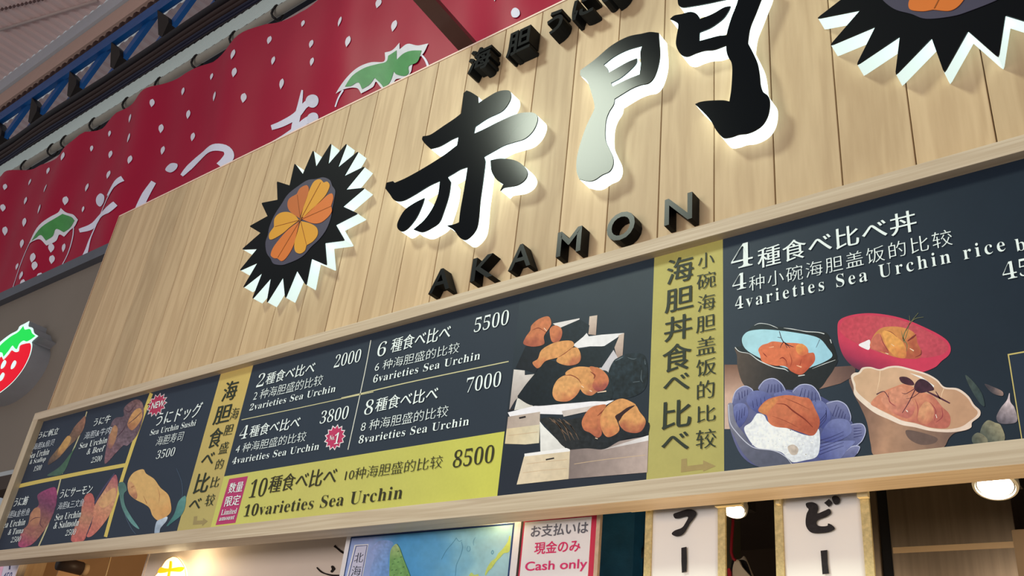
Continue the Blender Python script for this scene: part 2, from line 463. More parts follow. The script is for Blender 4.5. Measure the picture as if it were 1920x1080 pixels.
# --- cables lying along the lower chord
m_cab = mat('black_cable', S(38, 32, 36), .5); m_cab2 = mat('navy_cable', S(34, 34, 56), .5); m_cab3 = mat('brown_cable', S(58, 42, 40), .55)
zt = at(75, 265, .8).z
cy0 = TY-.13; zq = [at(200, k, cy0).z for k in (147, 158, 166.5, 173.5, 179, 183.5)]
cab = [('thick black cable, uppermost of the bundle along the blue truss', zq[0], cy0, .044, m_cab),
       ('thick brown-black cable, second from top of the bundle along the truss', zq[1], cy0, .030, m_cab3),
       ('brown cable in the middle of the bundle under the truss', zq[2], cy0, .026, m_cab3),
       ('navy cable below the brown ones in the bundle under the truss', zq[3], cy0, .020, m_cab2),
       ('thin navy cable, lowest but one of the bundle above the white sheet', zq[4], cy0, .016, m_cab2),
       ('thin black cable, lowest of the bundle, just over the white sheet', zq[5], cy0, .013, m_cab)]
for k, (lab, z, y, r, mm) in enumerate(cab):
    pts = [Vector((-16+i*.5, y + .01*math.sin(i*1.3), z + .006*math.sin(i*1.7) - .012*abs(math.sin(i*math.pi/4)))) for i in range(39)]
    props(tube('cable', pts, r, mm, n=8), lab, 'cable', 'cables along the truss')
m_tie = mat('cable_tie', S(28, 26, 26), .5)
# backing duct behind the bundle
props(box('trim_5', -16, 3, TY-.06, TY+.02, zt-.05, zG-.06, mat('dark_cable_tray', S(36, 34, 48), .6)), kind='structure')

# --- white ribbed eave sheet and the rail the banner hangs from
zs = at(109, 265, .44).z
zp = at(110, 273, .405).z
m_white_sheet = mat('white_ribbed_sheet', S(205, 220, 216), .45, var=.05, scale=3)
o = ribbed('eave_sheet', -16, 3, .10, .018, lambda x, v, h: (x, .44 + v*.36, zs+.01 + v*(zt-zs) - h*.8), m_white_sheet)
props(o, 'long white ribbed eave sheet between the cables and the red banner', 'eave')
rail = tube('banner_rail', [(-16, .405, zp), (3, .405, zp)], .034, mat('grey_rail', S(150, 146, 136), .5)); props(rail, 'grey pipe rail that the red banner is tied to', 'rail')

# --- red banner
BY = .30
def ripple(x, z): return .028*math.sin(x*5.3 + .7*z) + .016*math.sin(x*11.0+1.9*z+1) + .01*math.sin(z*6+x*2)
tp = [(0, 331), (30, 321), (63, 310), (80, 305), (105, 293), (120, 285), (140, 270), (158, 248), (190, 236), (215, 211), (245, 195), (277, 177), (305, 163), (345, 136), (375, 122), (395, 113), (418, 95), (455, 72), (498, 44), (520, 37), (545, 28), (570, 12), (585, -3)]
zbot = at(0, 560, BY).z - .06
T = [at(*p, BY) for p in tp]
top = [(v.x, v.z) for v in T]
pat = [(0, 0), (.33, -.09), (.66, -.09)]
xx = top[0][0]; left = []
while xx > -11.5: xx -= .3; left.append((xx, zp-.06 - (.05 if int(-xx/.3) % 2 else 0)))
right = []; xx = top[-1][0]
while xx < 2.2: xx += .3; right.append((xx, zp-.06-.06*(int(xx/.3) % 2)))
outline_top = left[::-1] + top + right
m_red = mat('red_banner_cloth', S(164, 8, 52), .5, var=.08, scale=2.5, spec=.15)
NV = 14
bx = np.arange(outline_top[0][0], outline_top[-1][0], .05)
bz = np.interp(bx, [p[0] for p in outline_top], [p[1] for p in outline_top])
V = []; F = []
for x, zt_ in zip(bx, bz):
    for j in range(NV):
        z = zbot + (zt_-zbot)*j/(NV-1); V.append((x, BY + ripple(x, z), z))
for i in range(len(bx)-1):
    for j in range(NV-1): a = i*NV+j; F.append((a, a+NV, a+NV+1, a+1))
banner = make('hanging_banner', V, F, m_red, smooth=True)
props(banner, 'long red strawberry banner with white seed drops, tied along its top edge', 'banner')
PY = BY-.004
def seed(p): 
    x, y = p[:2]; k = p[2] if len(p) > 2 else 1
    return [(x+2.6*k, y-8*k, 1), (x+4.4*k, y-4*k), (x+3.2*k, y+1.5*k), (x-1.5*k, y+8.5*k, 1), (x-3.2*k, y+2*k), (x-1.5*k, y-4.5*k)]
seeds = [(502, 73), (563, 40, .8), (578, 78), (580, 112), (447, 110, 1.2), (510, 112), (450, 144, 1.1), (393, 141, .8), (526, 156, 1.2), (402, 181, 1.1), (460, 186, 1.1), (341, 170, .9), (291, 197, .9), (349, 212), (242, 221), (297, 238), (201, 248, .7), (245, 261, 1.1), (354, 252), (297, 277), (201, 286, .9), (164, 274, .7), (251, 304), (124, 297), (199, 325), (86, 318, .8), (160, 350), (51, 339, .8), (88, 355), (16, 354, .7),
         (47, 376, .9), (81, 396, 1.1), (44, 416), (37, 455), (8, 391, .8), (3, 430), (122, 376), (155, 392, .7), (710, 7, 1.2), (737, 47, 1.4), (664, 88, 1.3), (643, 46, 1.2), (843, 35, 1.2), (815, 2, 1.2), (938, 2, 1.2)]
berry_seeds = [(92, 463), (110, 460), (67, 486, 1.1), (90, 483), (68, 500), (47, 520), (72, 518), (28, 498, .8), (50, 535), (103, 507, .8)]
for s_ in seeds + berry_seeds:
    patch('seed_drop', seed(s_), ID, flat((214, 208, 222), .02), PY, banner, step=4, ymap=ripple, n=3)
LW = (206, 206, 226)
def bst(name, L, Cf, col=LW): return strokes(name, L, Cf, col, PY, banner, ymap=ripple)
bst('kana_ma', [([(1685, 495), (1662, 600), (1638, 690), (1622, 785)], [8, 26, 34, 30]), ([(1508, 705), (1570, 685), (1640, 640), (1690, 580), (1735, 545)], [28, 34, 34, 30, 40]), ([(1465, 818), (1560, 780), (1640, 715), (1690, 665), (1735, 645)], [26, 40, 34, 34, 44])], R1)
for p, r in (((1738, 553), 38), ((1738, 650), 36)):
    patch('kana_loop', [(p[0]+r*math.cos(a*math.pi/4)*1.05, p[1]+r*math.sin(a*math.pi/4)*.95) for a in range(8)], R1, flat(LW), PY-.001, banner, step=5, ymap=ripple)
bst('kana_tsu', [([(1010, 980), (1050, 930), (1110, 880), (1200, 850), (1285, 848), (1302, 880), (1285, 920), (1262, 950)], [16, 34, 40, 40, 42, 40, 40, 36])], R1)
patch('kana_dot', [(915, 945), (945, 912), (985, 915), (980, 945), (950, 965)], R1, flat(LW), PY, banner, step=5, ymap=ripple)
bst('kana_stroke', [([(620, 1110), (680, 1050), (722, 1022)], [14, 34, 30])], R1)
bst('kana_ka', [([(770, 1185), (810, 1090), (850, 1015)], [30, 34, 30]), ([(800, 1150), (860, 1130)], [24, 26])], R1)
patch('kana_dot', [(538, 30), (560, 5), (588, 25), (590, 60), (565, 82), (540, 65)], R4, flat(LW), PY, banner, step=5, ymap=ripple)
bst('kana_no', [([(440, 215), (510, 190), (570, 140), (640, 120), (685, 85)], [20, 32, 26, 40, 26])], R4)
bst('vine_curl', [([(680, -20), (610, 70), (560, 150), (500, 250), (470, 330), (440, 395)], [10, 8, 6, 8, 22, 34])], R4)
bst('berry_outline', [([(190, 285), (140, 345), (108, 420), (94, 500), (88, 565)], [8, 7, 6, 6, 10]), ([(402, 185), (395, 250), (360, 340), (300, 425), (235, 505)], [7, 7, 6, 5, 4])], R4)
patch('leaf_outline', [(172, 302, 1), (235, 218), (300, 150), (332, 118), (345, 92, 1), (362, 110), (398, 120), (434, 153, 1), (410, 188), (372, 208), (338, 240, 1), (318, 232), (300, 268), (262, 302, 1), (244, 276), (212, 288)], R4, flat((214, 212, 222)), PY-.001, banner, step=4, ymap=ripple)
patch('leaf', [(200, 287, 1), (252, 218), (312, 155), (346, 120, 1), (385, 132), (408, 155, 1), (380, 188), (338, 216, 1), (310, 205), (292, 245), (264, 276, 1), (250, 252), (225, 272)], R4, flat((62, 142, 66), .06), PY-.003, banner, step=4, ymap=ripple)
bst('berry_outline', [([(440, 298), (470, 335), (488, 390)], [8, 12, 14]), ([(40, 530), (10, 575), (-10, 620)], [10, 9, 9])], R2)
patch('leaf_outline', [(-5, 548, 1), (58, 468), (120, 400), (180, 360), (240, 345), (246, 296, 1), (285, 280), (325, 238, 1), (325, 275, 1), (372, 246), (430, 256), (487, 242, 1), (458, 300), (402, 352), (385, 400), (350, 430), (300, 436), (280, 460), (240, 507, 1), (215, 485), (195, 460), (180, 490), (125, 537, 1), (108, 512), (62, 520)], R2, flat((210, 210, 220)), PY-.001, banner, step=5, ymap=ripple)
patch('leaf', [(50, 512, 1), (90, 450), (150, 395), (205, 365), (250, 345), (262, 312, 1), (308, 280, 1), (306, 332, 1), (345, 300), (390, 285), (450, 283, 1), (425, 345), (375, 368), (372, 405), (345, 420), (300, 410), (288, 395, 1), (265, 450), (232, 490, 1), (215, 465), (190, 440, 1), (165, 480), (130, 512, 1), (115, 480), (80, 505)], R2, flat((66, 142, 76), .06), PY-.003, banner, step=5, ymap=ripple)
patch('kana_dot', [(992, 110), (1002, 88), (1018, 82), (1035, 95), (1038, 118), (1022, 136), (1000, 134)], R2, flat(LW), PY, banner, step=5, ymap=ripple)
ties = [(29, 318), (78, 290), (104, 272), (158, 238), (217, 208), (279, 168), (347, 128), (418, 86), (497, 39)]
for (px, py) in ties:
    p = at(px, py, .33); r = .075
    pts = [(p.x + .01*math.sin(3*a), .402 - .042*math.cos(a), zp-.025 + .065*math.sin(a)) for a in [k*2*math.pi/14 for k in range(15)]]
    tube('tie', pts, .009, m_tie, rail, n=6)

# --- brown stay arm reaching out from behind the signboard
p0 = at(905, 118, BY-.04); p1 = at(750, -55, -.25)
d_ = (p1-p0).normalized()
arm = bar('stay_arm', p0, p1 + d_*.6, .075, .075, mat('brown_steel', S(92, 64, 56), .4, var=.15))
props(arm, 'dark brown square steel arm crossing the red banner above the signboard', 'beam')

# --- neighbouring shop wall
WY = .25
zw = at(0, 562, WY).z; zwb = at(0, 889, WY).z
m_wall = mat('grey_brown_wall', S(124, 114, 105), .8, var=.07, scale=2.5, bump=.05)
props(box('wall_left', -14, -4.4, WY, WY+.12, zwb, zw-.02, m_wall), kind='structure')
props(box('trim_6', -14, -4.4, WY-.05, WY+.02, zw-.07, zw+.01, mat('dark_grey_flashing', S(86, 88, 98), .45)), kind='structure')
props(box('trim_7', -14, -4.55, WY-.02, WY+.1, zwb-.05, zwb, mat('pale_grey_edge', S(168, 172, 176), .5)), kind='structure')
# rolled awning below that wall
rl = empty('awning_roll', (-8, WY+.04, zwb-.2), 'pale blue-grey rolled awning under the neighbouring shop wall', 'awning')
tube('fabric_roll', [(-14, WY+.06, zwb-.17), (-5.45, WY+.06, zwb-.17)], .10, mat('pale_blue_fabric', S(180, 192, 204), .6), rl, n=16)
box('bottom_bar', -14, -5.45, WY+.02, WY+.10, zwb-.36, zwb-.29, mat('grey_bar', S(120, 124, 130), .5), rl)

# --- lit strawberry sign of the neighbouring shop
FY = .13
sb = empty('strawberry_sign', at(0, 690, WY), 'lit box sign shaped like a red strawberry with green leaf, on the grey wall', 'sign')
body = [(188, 258), (186, 320), (150, 402), (97, 476), (40, 532), (-30, 580), (-100, 604), (-150, 592), (-176, 540), (-166, 462), (-120, 385), (-60, 320), (0, 275), (60, 250), (130, 245)]
leaf = [(-40, 312, 1), (0, 262), (60, 215), (105, 190), (120, 165), (148, 150), (176, 134, 1), (170, 165), (195, 175), (204, 204), (228, 222, 1), (196, 250), (186, 262), (150, 268), (120, 280), (112, 312), (92, 318), (70, 308), (52, 332), (22, 364, 1), (10, 345), (-10, 355)]
m_side = mat('grey_sign_side', S(160, 160, 166), .5)
def em(name, c, s): return mat(name, tuple(k*.12 for k in c[:3]) + (1,), .4, emit=c, estr=s, var=.03, spec=.1)
sl = plane_loop(body, T6, FY)
prism('berry_box', [sl], FY, WY, m_side, sb)
prism('leaf_box', [plane_loop(leaf, T6, FY)], FY+.002, WY, m_side, sb)
cx = sum(p[0] for p in body)/len(body); cy_ = sum(p[1] for p in body)/len(body)
prism('white_border', [sl], FY-.004, FY-.001, em('lit_white', S(225, 255, 245), 1.0), sb)
prism('red_face', [plane_loop([(cx+(x-cx)*.95, cy_+(y-cy_)*.95) for x, y in body], T6, FY-.006)], FY-.008, FY-.0045, em('lit_red', S(232, 0, 36), .95), sb)
prism('leaf_border', [plane_loop(leaf, T6, FY-.008)], FY-.011, FY-.0085, MATS['lit_white'], sb)
lc = (95, 240)
prism('leaf_face', [plane_loop([(-22, 318, 1), (8, 275), (64, 228), (110, 200), (140, 165, 1), (150, 185), (180, 182), (192, 206), (212, 222, 1), (185, 242), (160, 255), (140, 250), (116, 268), (100, 300), (88, 292), (74, 280), (50, 312), (22, 345, 1), (14, 322)], T6, FY-.011)], FY-.014, FY-.0115, em('lit_green', S(24, 226, 84), .95), sb)
for (x, y) in ((22, 392), (82, 394), (12, 466), (-40, 430), (-60, 500), (-110, 520), (-20, 540)):
    prism('seed_light', [plane_loop([(x+8, y-26), (x+16, y-14), (x+4, y+14), (x-14, y+26), (x-14, y+8), (x-4, y-14)], T6, FY-.008)], FY-.0105, FY-.0085, MATS['lit_white'], sb)

# ================================================================ the signboard
zt_ = at(1063, 0, 0).z
XL = -4.84; XR = 1.6; PW = .1846; X0 = -.812 + PW*20
m_board = wood('signboard_planks', S(204, 176, 138), S(180, 150, 114), 'Z', plank=1)
zb_ = at(1536, 360, -.036).z + .0005
V = []; F = []; pl = []
edges = sorted({XL, XR} | {-.812 + PW*k for k in range(-40, 40) if XL+.05 < -.812 + PW*k < XR-.05})
for i in range(len(edges)-1):
    a, b = edges[i], edges[i+1]; g = .0012 if a > -4.0 else .0004; k = len(V)
    prof = [(a+g*.4, .03), (a+g, .002), (a+g+.0015, 0), (b-g-.0015, 0), (b-g, .002), (b-g*.4, .03)]
    for x, y in prof:
        V.append((x, y, zb_)); V.append((x, y, zt_)); pl += [i+1, i+1]
    for j in range(5): F.append((k+2*j, k+2*j+2, k+2*j+3, k+2*j+1))
    F.append((k, k+10, k+11, k+1)[::-1]); F.append(tuple(k+2*j+1 for j in range(6))); F.append(tuple(k+2*j for j in range(6))[::-1])
board = make('signboard', V, F, m_board, plank=pl)
props(board, 'large pale wooden plank signboard behind the black lettering', 'signboard')
box('backing', XL+.01, XR, .03, .07, zb_, zt_-.004, mat('dark_backing', S(110, 84, 60), .8), board)
box('top_edging', XL, XR, -.003, .06, zt_-.001, zt_+.007, mat('pink_highlight_edging', S(236, 206, 190), .5), board)  # cap strip, the narrow highlight along the top put into its colour
box('end_edging', XL-.006, XL, -.003, .06, zb_, zt_+.007, mat('pale_edging', S(200, 168, 138), .5), board)

# --- black gloss faces on glowing acrylic bodies
def gloss(name, c, r=.13):
    return mat(name, c, r, var=.1, scale=3, spec=.06)
m_black = gloss('black_gloss_face', S(12, 14, 18)); m_rim = mat('black_edge', S(16, 17, 20), .5)
LED = (0.80, 1.0, 0.97, 1)
m_led = mat('glowing_acrylic', S(225, 240, 240), .35, emit=LED, estr=1.6, var=.03)
KY = -.06
def sign_stroke(name, loops, Cf, root, depth=KY):
    L = [plane_loop(lp, Cf, depth) for lp in loops]
    b = prism(name, L, depth+.005, -.0015, m_led, root); b['label'] = 'white glowing acrylic body'
    f = prism('face', L, depth, depth+.0045, m_black, b, side_mat=m_rim); f['label'] = 'glossy black face'
    return b
aka = [(553, 80, 1), (572, 64, 1), (600, 75), (640, 100, 1), (643, 143, 1), (690, 112), (765, 70), (830, 64), (843, 90), (835, 130), (790, 190), (700, 235), (625, 285, 1), (615, 330, 1), (680, 300), (780, 250), (880, 208), (960, 198), (1000, 212), (1006, 250), (980, 310), (930, 358), (860, 382), (800, 402), (740, 435), (678, 470, 1), (686, 500), (672, 620), (655, 740), (645, 850), (632, 910), (600, 955), (562, 980), (528, 965), (495, 922), (450, 893, 1), (495, 885), (525, 873, 1), (535, 790), (555, 680), (578, 533, 1), (530, 550), (490, 574), (455, 594, 1), (475, 625, 1), (462, 710), (432, 805), (405, 870), (360, 905), (300, 932), (245, 917, 1), (310, 860), (360, 790), (395, 710), (408, 618, 1), (340, 650), (250, 705), (180, 740), (130, 738), (100, 700), (73, 665, 1), (80, 630, 1), (120, 620, 1), (132, 630, 1), (200, 600), (300, 545), (420, 470), (513, 400, 1), (522, 347, 1), (480, 365), (410, 405), (350, 422, 1), (318, 392), (299, 365), (303, 345, 1), (350, 335), (430, 282), (500, 235), (538, 205, 1), (545, 150)]
dropL = [(313, 723, 1), (300, 765), (265, 842), (215, 905), (175, 928), (148, 908), (150, 870), (190, 800), (250, 755)]
dropR = [(718, 492, 1), (780, 481), (860, 490), (915, 520), (944, 565), (930, 610), (880, 645), (800, 660), (778, 678, 1), (797, 640, 1), (755, 610), (725, 560)]
r1 = empty('kanji_sign', at(860, 320, 0), 'black kanji of a cross over legs and drops, beside the smaller spiky urchin emblem', 'sign letter')
r1['label'] = 'large glowing black kanji for red, just right of the left spiky emblem'
for nm, lp in (('main_stroke', aka), ('drop_stroke', dropL), ('drop_stroke', dropR)): sign_stroke(nm, [lp], A_, r1)
monL = [(92, 300, 1), (180, 235), (280, 150), (380, 95), (470, 75), (520, 65), (572, 70, 1), (575, 120), (580, 200), (570, 270), (545, 340), (510, 378), (460, 390), (400, 415), (302, 475, 1), (295, 510), (265, 560), (247, 620), (245, 720), (265, 775), (290, 830), (292, 880), (270, 920), (225, 942), (180, 972), (140, 980), (85, 968, 1), (69, 920), (70, 840), (95, 740), (130, 640), (175, 545), (178, 510), (160, 440), (138, 375), (118, 350), (90, 330, 1)]
monH = [(235, 265, 1), (300, 215), (380, 175), (472, 148, 1), (460, 190), (462, 260), (455, 325, 1), (380, 355), (287, 400, 1), (280, 378, 1), (340, 345), (400, 295), (435, 255), (439, 226, 1), (380, 250), (265, 315, 1), (258, 288)]
monR = [(113, -4, 1), (120, 35), (150, 50), (220, 42), (330, 22), (430, 0), (536, -20, 1), (533, 5), (520, 45), (490, 120), (465, 200), (455, 245, 1), (400, 250), (330, 268), (265, 286, 1), (267, 225, 1), (340, 195), (400, 155), (440, 120), (470, 75), (484, 42, 1), (440, 50), (350, 100), (268, 132, 1), (262, 115), (240, 92), (200, 82), (140, 98), (90, 108), (60, 132, 1), (85, 142), (112, 160), (118, 185), (105, 260), (102, 310), (118, 355), (145, 385), (185, 392), (240, 370), (300, 352), (370, 345), (452, 315, 1), (455, 360), (468, 400), (490, 440), (495, 500), (488, 620), (475, 708, 1), (430, 700), (330, 703), (270, 712), (235, 727, 1), (260, 750), (310, 800), (350, 850), (380, 905), (412, 945), (440, 962), (490, 955), (540, 938), (600, 930), (660, 905), (710, 865), (745, 800), (757, 720), (745, 670), (710, 640), (692, 590), (685, 520), (670, 440), (640, 370), (604, 300, 1), (605, 280), (620, 190), (660, 90), (695, 0), (720, -60), (735, -120, 1), (600, -128), (450, -100), (300, -75), (150, -55), (100, -40, 1)]
r2 = empty('kanji_sign', at(1260, 180, 0), 'large glowing black kanji for gate, between the two spiky emblems', 'sign letter')
r2['label'] = 'large glowing black kanji for gate, two halves left of the right spiky emblem'
sign_stroke('left_half', [monL, monH], B_, r2); sign_stroke('right_half', [monR], C_, r2)

# --- round spiky urchin emblem
UY = -.055
uc = Vector((-2.931, 0, EYE+2.029))
def circ(n_, fr): return [fr(2*math.pi*i/n_) for i in range(n_)]
def spikes():
    P = []
    for k in range(20):
        a = math.radians(-12.6 + 18*k)
        for da, r in ((-1.2, .385), (0, .392), (1.2, .385)): P.append((uc.x + r*math.cos(a+math.radians(da)*.5), uc.z + r*math.sin(a+math.radians(da)*.5)))
        b = a + math.radians(9); P.append((uc.x + .279*math.cos(b), uc.z + .279*math.sin(b)))
    return P
ur = empty('urchin_emblem', (uc.x, 0, uc.z), 'whole round black spiky emblem with an orange flower centre, left of the kanji', 'sign')
sp = spikes()
b_ = prism('spiky_body', [sp], UY+.005, -.0015, mat('soft_glowing_acrylic', S(190, 205, 206), .35, emit=LED, estr=.72, var=.03), ur); b_['label'] = 'white glowing acrylic body'
prism('spiky_face', [sp], UY, UY+.0045, gloss('urchin_black', S(13, 14, 18), .35), ur, side_mat=m_rim)
shell = [(545, 238), (585, 255), (600, 290), (618, 320), (612, 370), (600, 430), (590, 490), (562, 560), (518, 620), (470, 665), (430, 712), (385, 742), (330, 765), (290, 776), (240, 768), (220, 735), (197, 700), (190, 640), (205, 590), (215, 540), (245, 470), (290, 400), (330, 340), (400, 285), (450, 255), (500, 248)]
prism('shell_disc', [plane_loop(shell, U_, UY-.001)], UY-.002, UY-.0002, mat('slate_purple_film', S(66, 62, 82), .45), ur)
m_pY = mat('urchin_yellow', S(212, 150, 40), .45, var=.06); m_pO = mat('urchin_orange', S(208, 112, 42), .45, var=.06); m_pD = mat('urchin_dark_orange', S(186, 100, 42), .45, var=.06); m_seam = mat('petal_seam', S(150, 84, 30), .5)
pet = [(m_pY, [(406, 488, 1), (430, 400), (462, 310), (490, 262), (525, 250), (547, 270, 1), (570, 265), (584, 290), (560, 345), (515, 395), (440, 470)]),
       (m_pO, [(412, 494, 1), (460, 445), (522, 392), (570, 348), (598, 337), (606, 365), (593, 412, 1), (597, 445), (575, 480), (530, 515), (480, 520)]),
       (m_pY, [(406, 506, 1), (465, 521), (505, 548), (510, 590), (482, 630), (442, 655, 1), (430, 690), (400, 706), (372, 690), (368, 640), (388, 570)]),
       (m_pO, [(399, 507, 1), (384, 570), (360, 660), (320, 728), (290, 752), (262, 735, 1), (240, 733), (222, 713), (240, 665), (292, 598), (340, 550)]),
       (m_pY, [(396, 501, 1), (340, 543), (300, 578), (250, 610), (217, 619), (213, 585), (242, 542, 1), (246, 490), (280, 457), (330, 451), (372, 472)]),
       (m_pD, [(399, 489, 1), (345, 452), (325, 412), (335, 370), (382, 340, 1), (402, 305), (440, 286), (456, 305), (450, 345), (426, 415)])]
for mm, lp in pet: prism('petal', [plane_loop(lp, U_, UY-.003)], UY-.004, UY-.0022, mm, ur)
def seam_geo(p, q, wd=3):
    rp = ribbon_pts([p, q], [wd, wd*.6]); return [(v.x, v.z) for v in (at(*U_(k), UY-.0045) for k in rp)]
for q in ((528, 268), (592, 414), (440, 650), (264, 730), (246, 540), (384, 345)):
    prism('petal_seam', [seam_geo((403, 498), q)], UY-.0052, UY-.0041, m_seam, ur)
ur2 = copy_tree(ur, (2.679, 0, .025))
ur2['label'] = 'spiky black urchin emblem cut off by the top right, beside the gate kanji'
ur['group'] = ur2['group'] = 'urchin emblems'

# --- raised black roman letters
m_let = mat('black_satin_letter', S(13, 14, 16), .26, var=.12, spec=.14); m_lside = mat('black_letter_side', S(22, 22, 22), .5, spec=.1)
LYF = -.045
spec = [('A', (488, 572), (607, 535), 'first black letter A of the roman row, farthest left above the menu'),
        ('K', (722, 508), (850, 478), 'black letter K between the two letters A'),
        ('A', (936, 446), (1062, 408), 'second black letter A, between the letters K and M'),
        ('M', (1205, 370), (1343, 330), 'black letter M between the letters A and O'),
        ('O', (1490, 262), (1648, 220), 'round black letter O between the letters M and N'),
        ('N', (1815, 200), (1972, 160), 'black letter N, last of the roman row')]
zz0 = []; 
for ch, bl, br, lab in spec: zz0.append(at(*R5(bl), LYF).z)
zl0 = sorted(zz0[:4])[2]; zl1 = (at(*R5((565, 435)), LYF).z + at(*R5((1212, 230)), LYF).z + at(*R5((1010, 290)), LYF).z)/3
for ch, bl, br, lab in spec:
    a, b = at(*R5(bl), LYF), at(*R5(br), LYF)
    e = .004 if ch == 'O' else 0
    o = block_letter('raised_letter', ch, a.x, b.x, zl0-e, zl1+e, LYF, -.001, m_let, 'gothic', m_lside)
    props(o, lab, 'sign letter', 'raised roman letters')
# --- raised black kanji and kana along the top
KF = -.062; m_row = mat('matt_black_letter', S(16, 16, 18), .6, spec=.05)
for ch, cpx, wd, ht, lab in (('海', (1062, 585), .118, .125, 'small black raised kanji for sea, first of the top row'),
                             ('胆', (1455, 410), .115, .125, 'small black raised kanji, second of the top row after the sea kanji'),
                             ('う', (1815, 215), .075, .115, 'small black raised kana, third of the top row, hook shaped'),
                             ('に', (2095, 65), .095, .10, 'small black raised kana, fourth of the top row, cut by the frame'),
                             ('の', (2395, -95), .10, .10, 'small black raised kana at the top edge, last visible of the top row')):
    c = at(*T5(cpx), KF)
    o = block_letter('raised_character', ch, c.x-wd/2, c.x+wd/2, c.z-ht/2, c.z+ht/2, KF, -.001, m_row, 'heavy', m_lside)
    props(o, lab, 'sign letter', 'raised top row characters')

# ================================================================ the long menu board
RF = -.036                                           # front of the wooden rails
SH = -.004                                           # face of the printed sheet
PN = SH-.0004; PH = SH-.0008; TX = SH-.0030
m_rail = wood('pale_rail_wood', S(206, 188, 164), S(180, 158, 132), 'X', fine=1.0)
m_end = wood('pale_end_wood', S(206, 190, 164), S(184, 162, 132), 'Z', fine=1.0)
zr1 = at(1536, 360, RF).z; zr0 = at(1920, 282, RF).z
zl1_ = (at(1358, 880, RF+.02).z + at(0, 1028, RF+.02).z)/2; zl0_ = at(1440, 915, RF).z
xo = at(64, 779.5, RF).x; xi = xo + .062
zl1_ = EYE + .706
menu = empty('menu_board', ((xo+1.5)/2, 0, EYE+1.06), 'long navy and yellow menu board in a pale wooden frame below the signboard', 'menu board')
box('top_rail', xo, XR, RF, 0, zr0, zr1, m_rail, menu, bevel=.002)
box('bottom_rail', xo, XR, RF, .055, zl0_, zl1_, m_rail, menu, bevel=.002)
box('end_rail', xo, xi, RF, .0, zl1_, zr0, m_end, menu, bevel=.002)
NAVY = (44, 54, 70)
def quadpx(*p): return [(a[0], a[1], 1) for a in p]
def panel(name, pts, Cf, shade, y=PN, parent=menu, step=14): return patch(name, pts, Cf, shade, y, parent, step=step, smooth=False)
sheet = box('backing_sheet', xi-.01, XR, SH, .0, zl1_-.01, zr0+.005, mat('navy_sheet', S(38, 46, 60), .4, var=.05, spec=.4), menu)
def band(l, r):                                       # panel spanning the whole height between two pixel borders given top and bottom
    return [l[0], r[0], r[1], l[1]]
gtl, gbl = (474, 698), (391, 993)
gl0, gl1 = (416, 706), (327, 1000)
xs_l0 = at(64, 790, PN).x
def zpx(px_x, z, y=PN):
    """pixel above column px_x at height z on the plane y (used to close panels behind the rails)"""
    lo, hi = -400, 1500
    for _ in range(50):
        m_ = (lo+hi)/2
        if at(px_x, m_, y).z > z: lo = m_
        else: hi = m_
    return (px_x, lo)
ZT = zr0+.004; ZB = zl1_-.006
def strip_panel(name, x0, x1, shade, y=PN, step=14, z0=None, z1=None, parent=menu):
    z0 = ZB if z0 is None else z0; z1 = ZT if z1 is None else z1
    pp = []
    def pix(x, z):
        v = Vector((x, y+DIST, z-EYE)); d = v.dot(FW); return (960 + FPX*v.dot(RT)/d, 540 - FPX*v.dot(UP)/d)
    pp = [pix(x0, z0), pix(x1, z0), pix(x1, z1), pix(x0, z1)]
    return patch(name, [(p[0], p[1], 1) for p in pp], ID, shade, y, parent, step=step, smooth=False)
xg0 = (at(*gl0, PN).x + at(*gl1, PN).x)/2; xg1 = (at(*gtl, PN).x + at(*gbl, PN).x)/2
xq0 = at(967, 693, PN).x; xq1 = at(925, 925, PN).x; xq = (xq0+xq1)/2
xy0 = (at(1226, 482, PN).x + at(1213, 898, PN).x)/2; xy1 = (at(1355, 447, PN).x + at(1358, 880, PN).x)/2
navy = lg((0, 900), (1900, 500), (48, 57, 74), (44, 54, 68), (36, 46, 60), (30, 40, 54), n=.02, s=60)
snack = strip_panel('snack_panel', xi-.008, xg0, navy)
strip1 = strip_panel('title_strip', xg0, xg1, lg((430, 720), (370, 980), (196, 168, 84), (176, 160, 92), n=.02, s=30)); strip1['label'] = 'narrow yellow strip left of the price list'
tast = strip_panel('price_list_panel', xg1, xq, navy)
zo1 = (at(419, 892, PN).z + at(951, 810, PN).z)/2
offer = strip_panel('offer_panel', xg1, xq, lg((400, 950), (930, 850), (190, 188, 84), (186, 178, 84), (186, 182, 76), (194, 192, 62), n=.02, s=40), y=PN-.0002, z1=zo1); offer['label'] = 'bright yellow offer band'
photo = strip_panel('urchin_photo_panel', xq, xy0, lg((1080, 560), (1080, 900), (44, 56, 68), (34, 44, 56), (36, 42, 56), n=.04, s=50))
strip2 = strip_panel('title_strip', xy0, xy1, lg((1290, 470), (1290, 890), (178, 168, 80), (172, 162, 86), n=.02, s=30)); strip2['label'] = 'wide yellow strip between the urchin photo and the bowls'
rice = strip_panel('rice_bowl_panel', xy1, XR-.02, lg((1360, 700), (1920, 600), (46, 58, 72), (34, 46, 60), (28, 40, 54), n=.03, s=80))

GOLD = (196, 176, 96); PGOLD = (186, 180, 140)
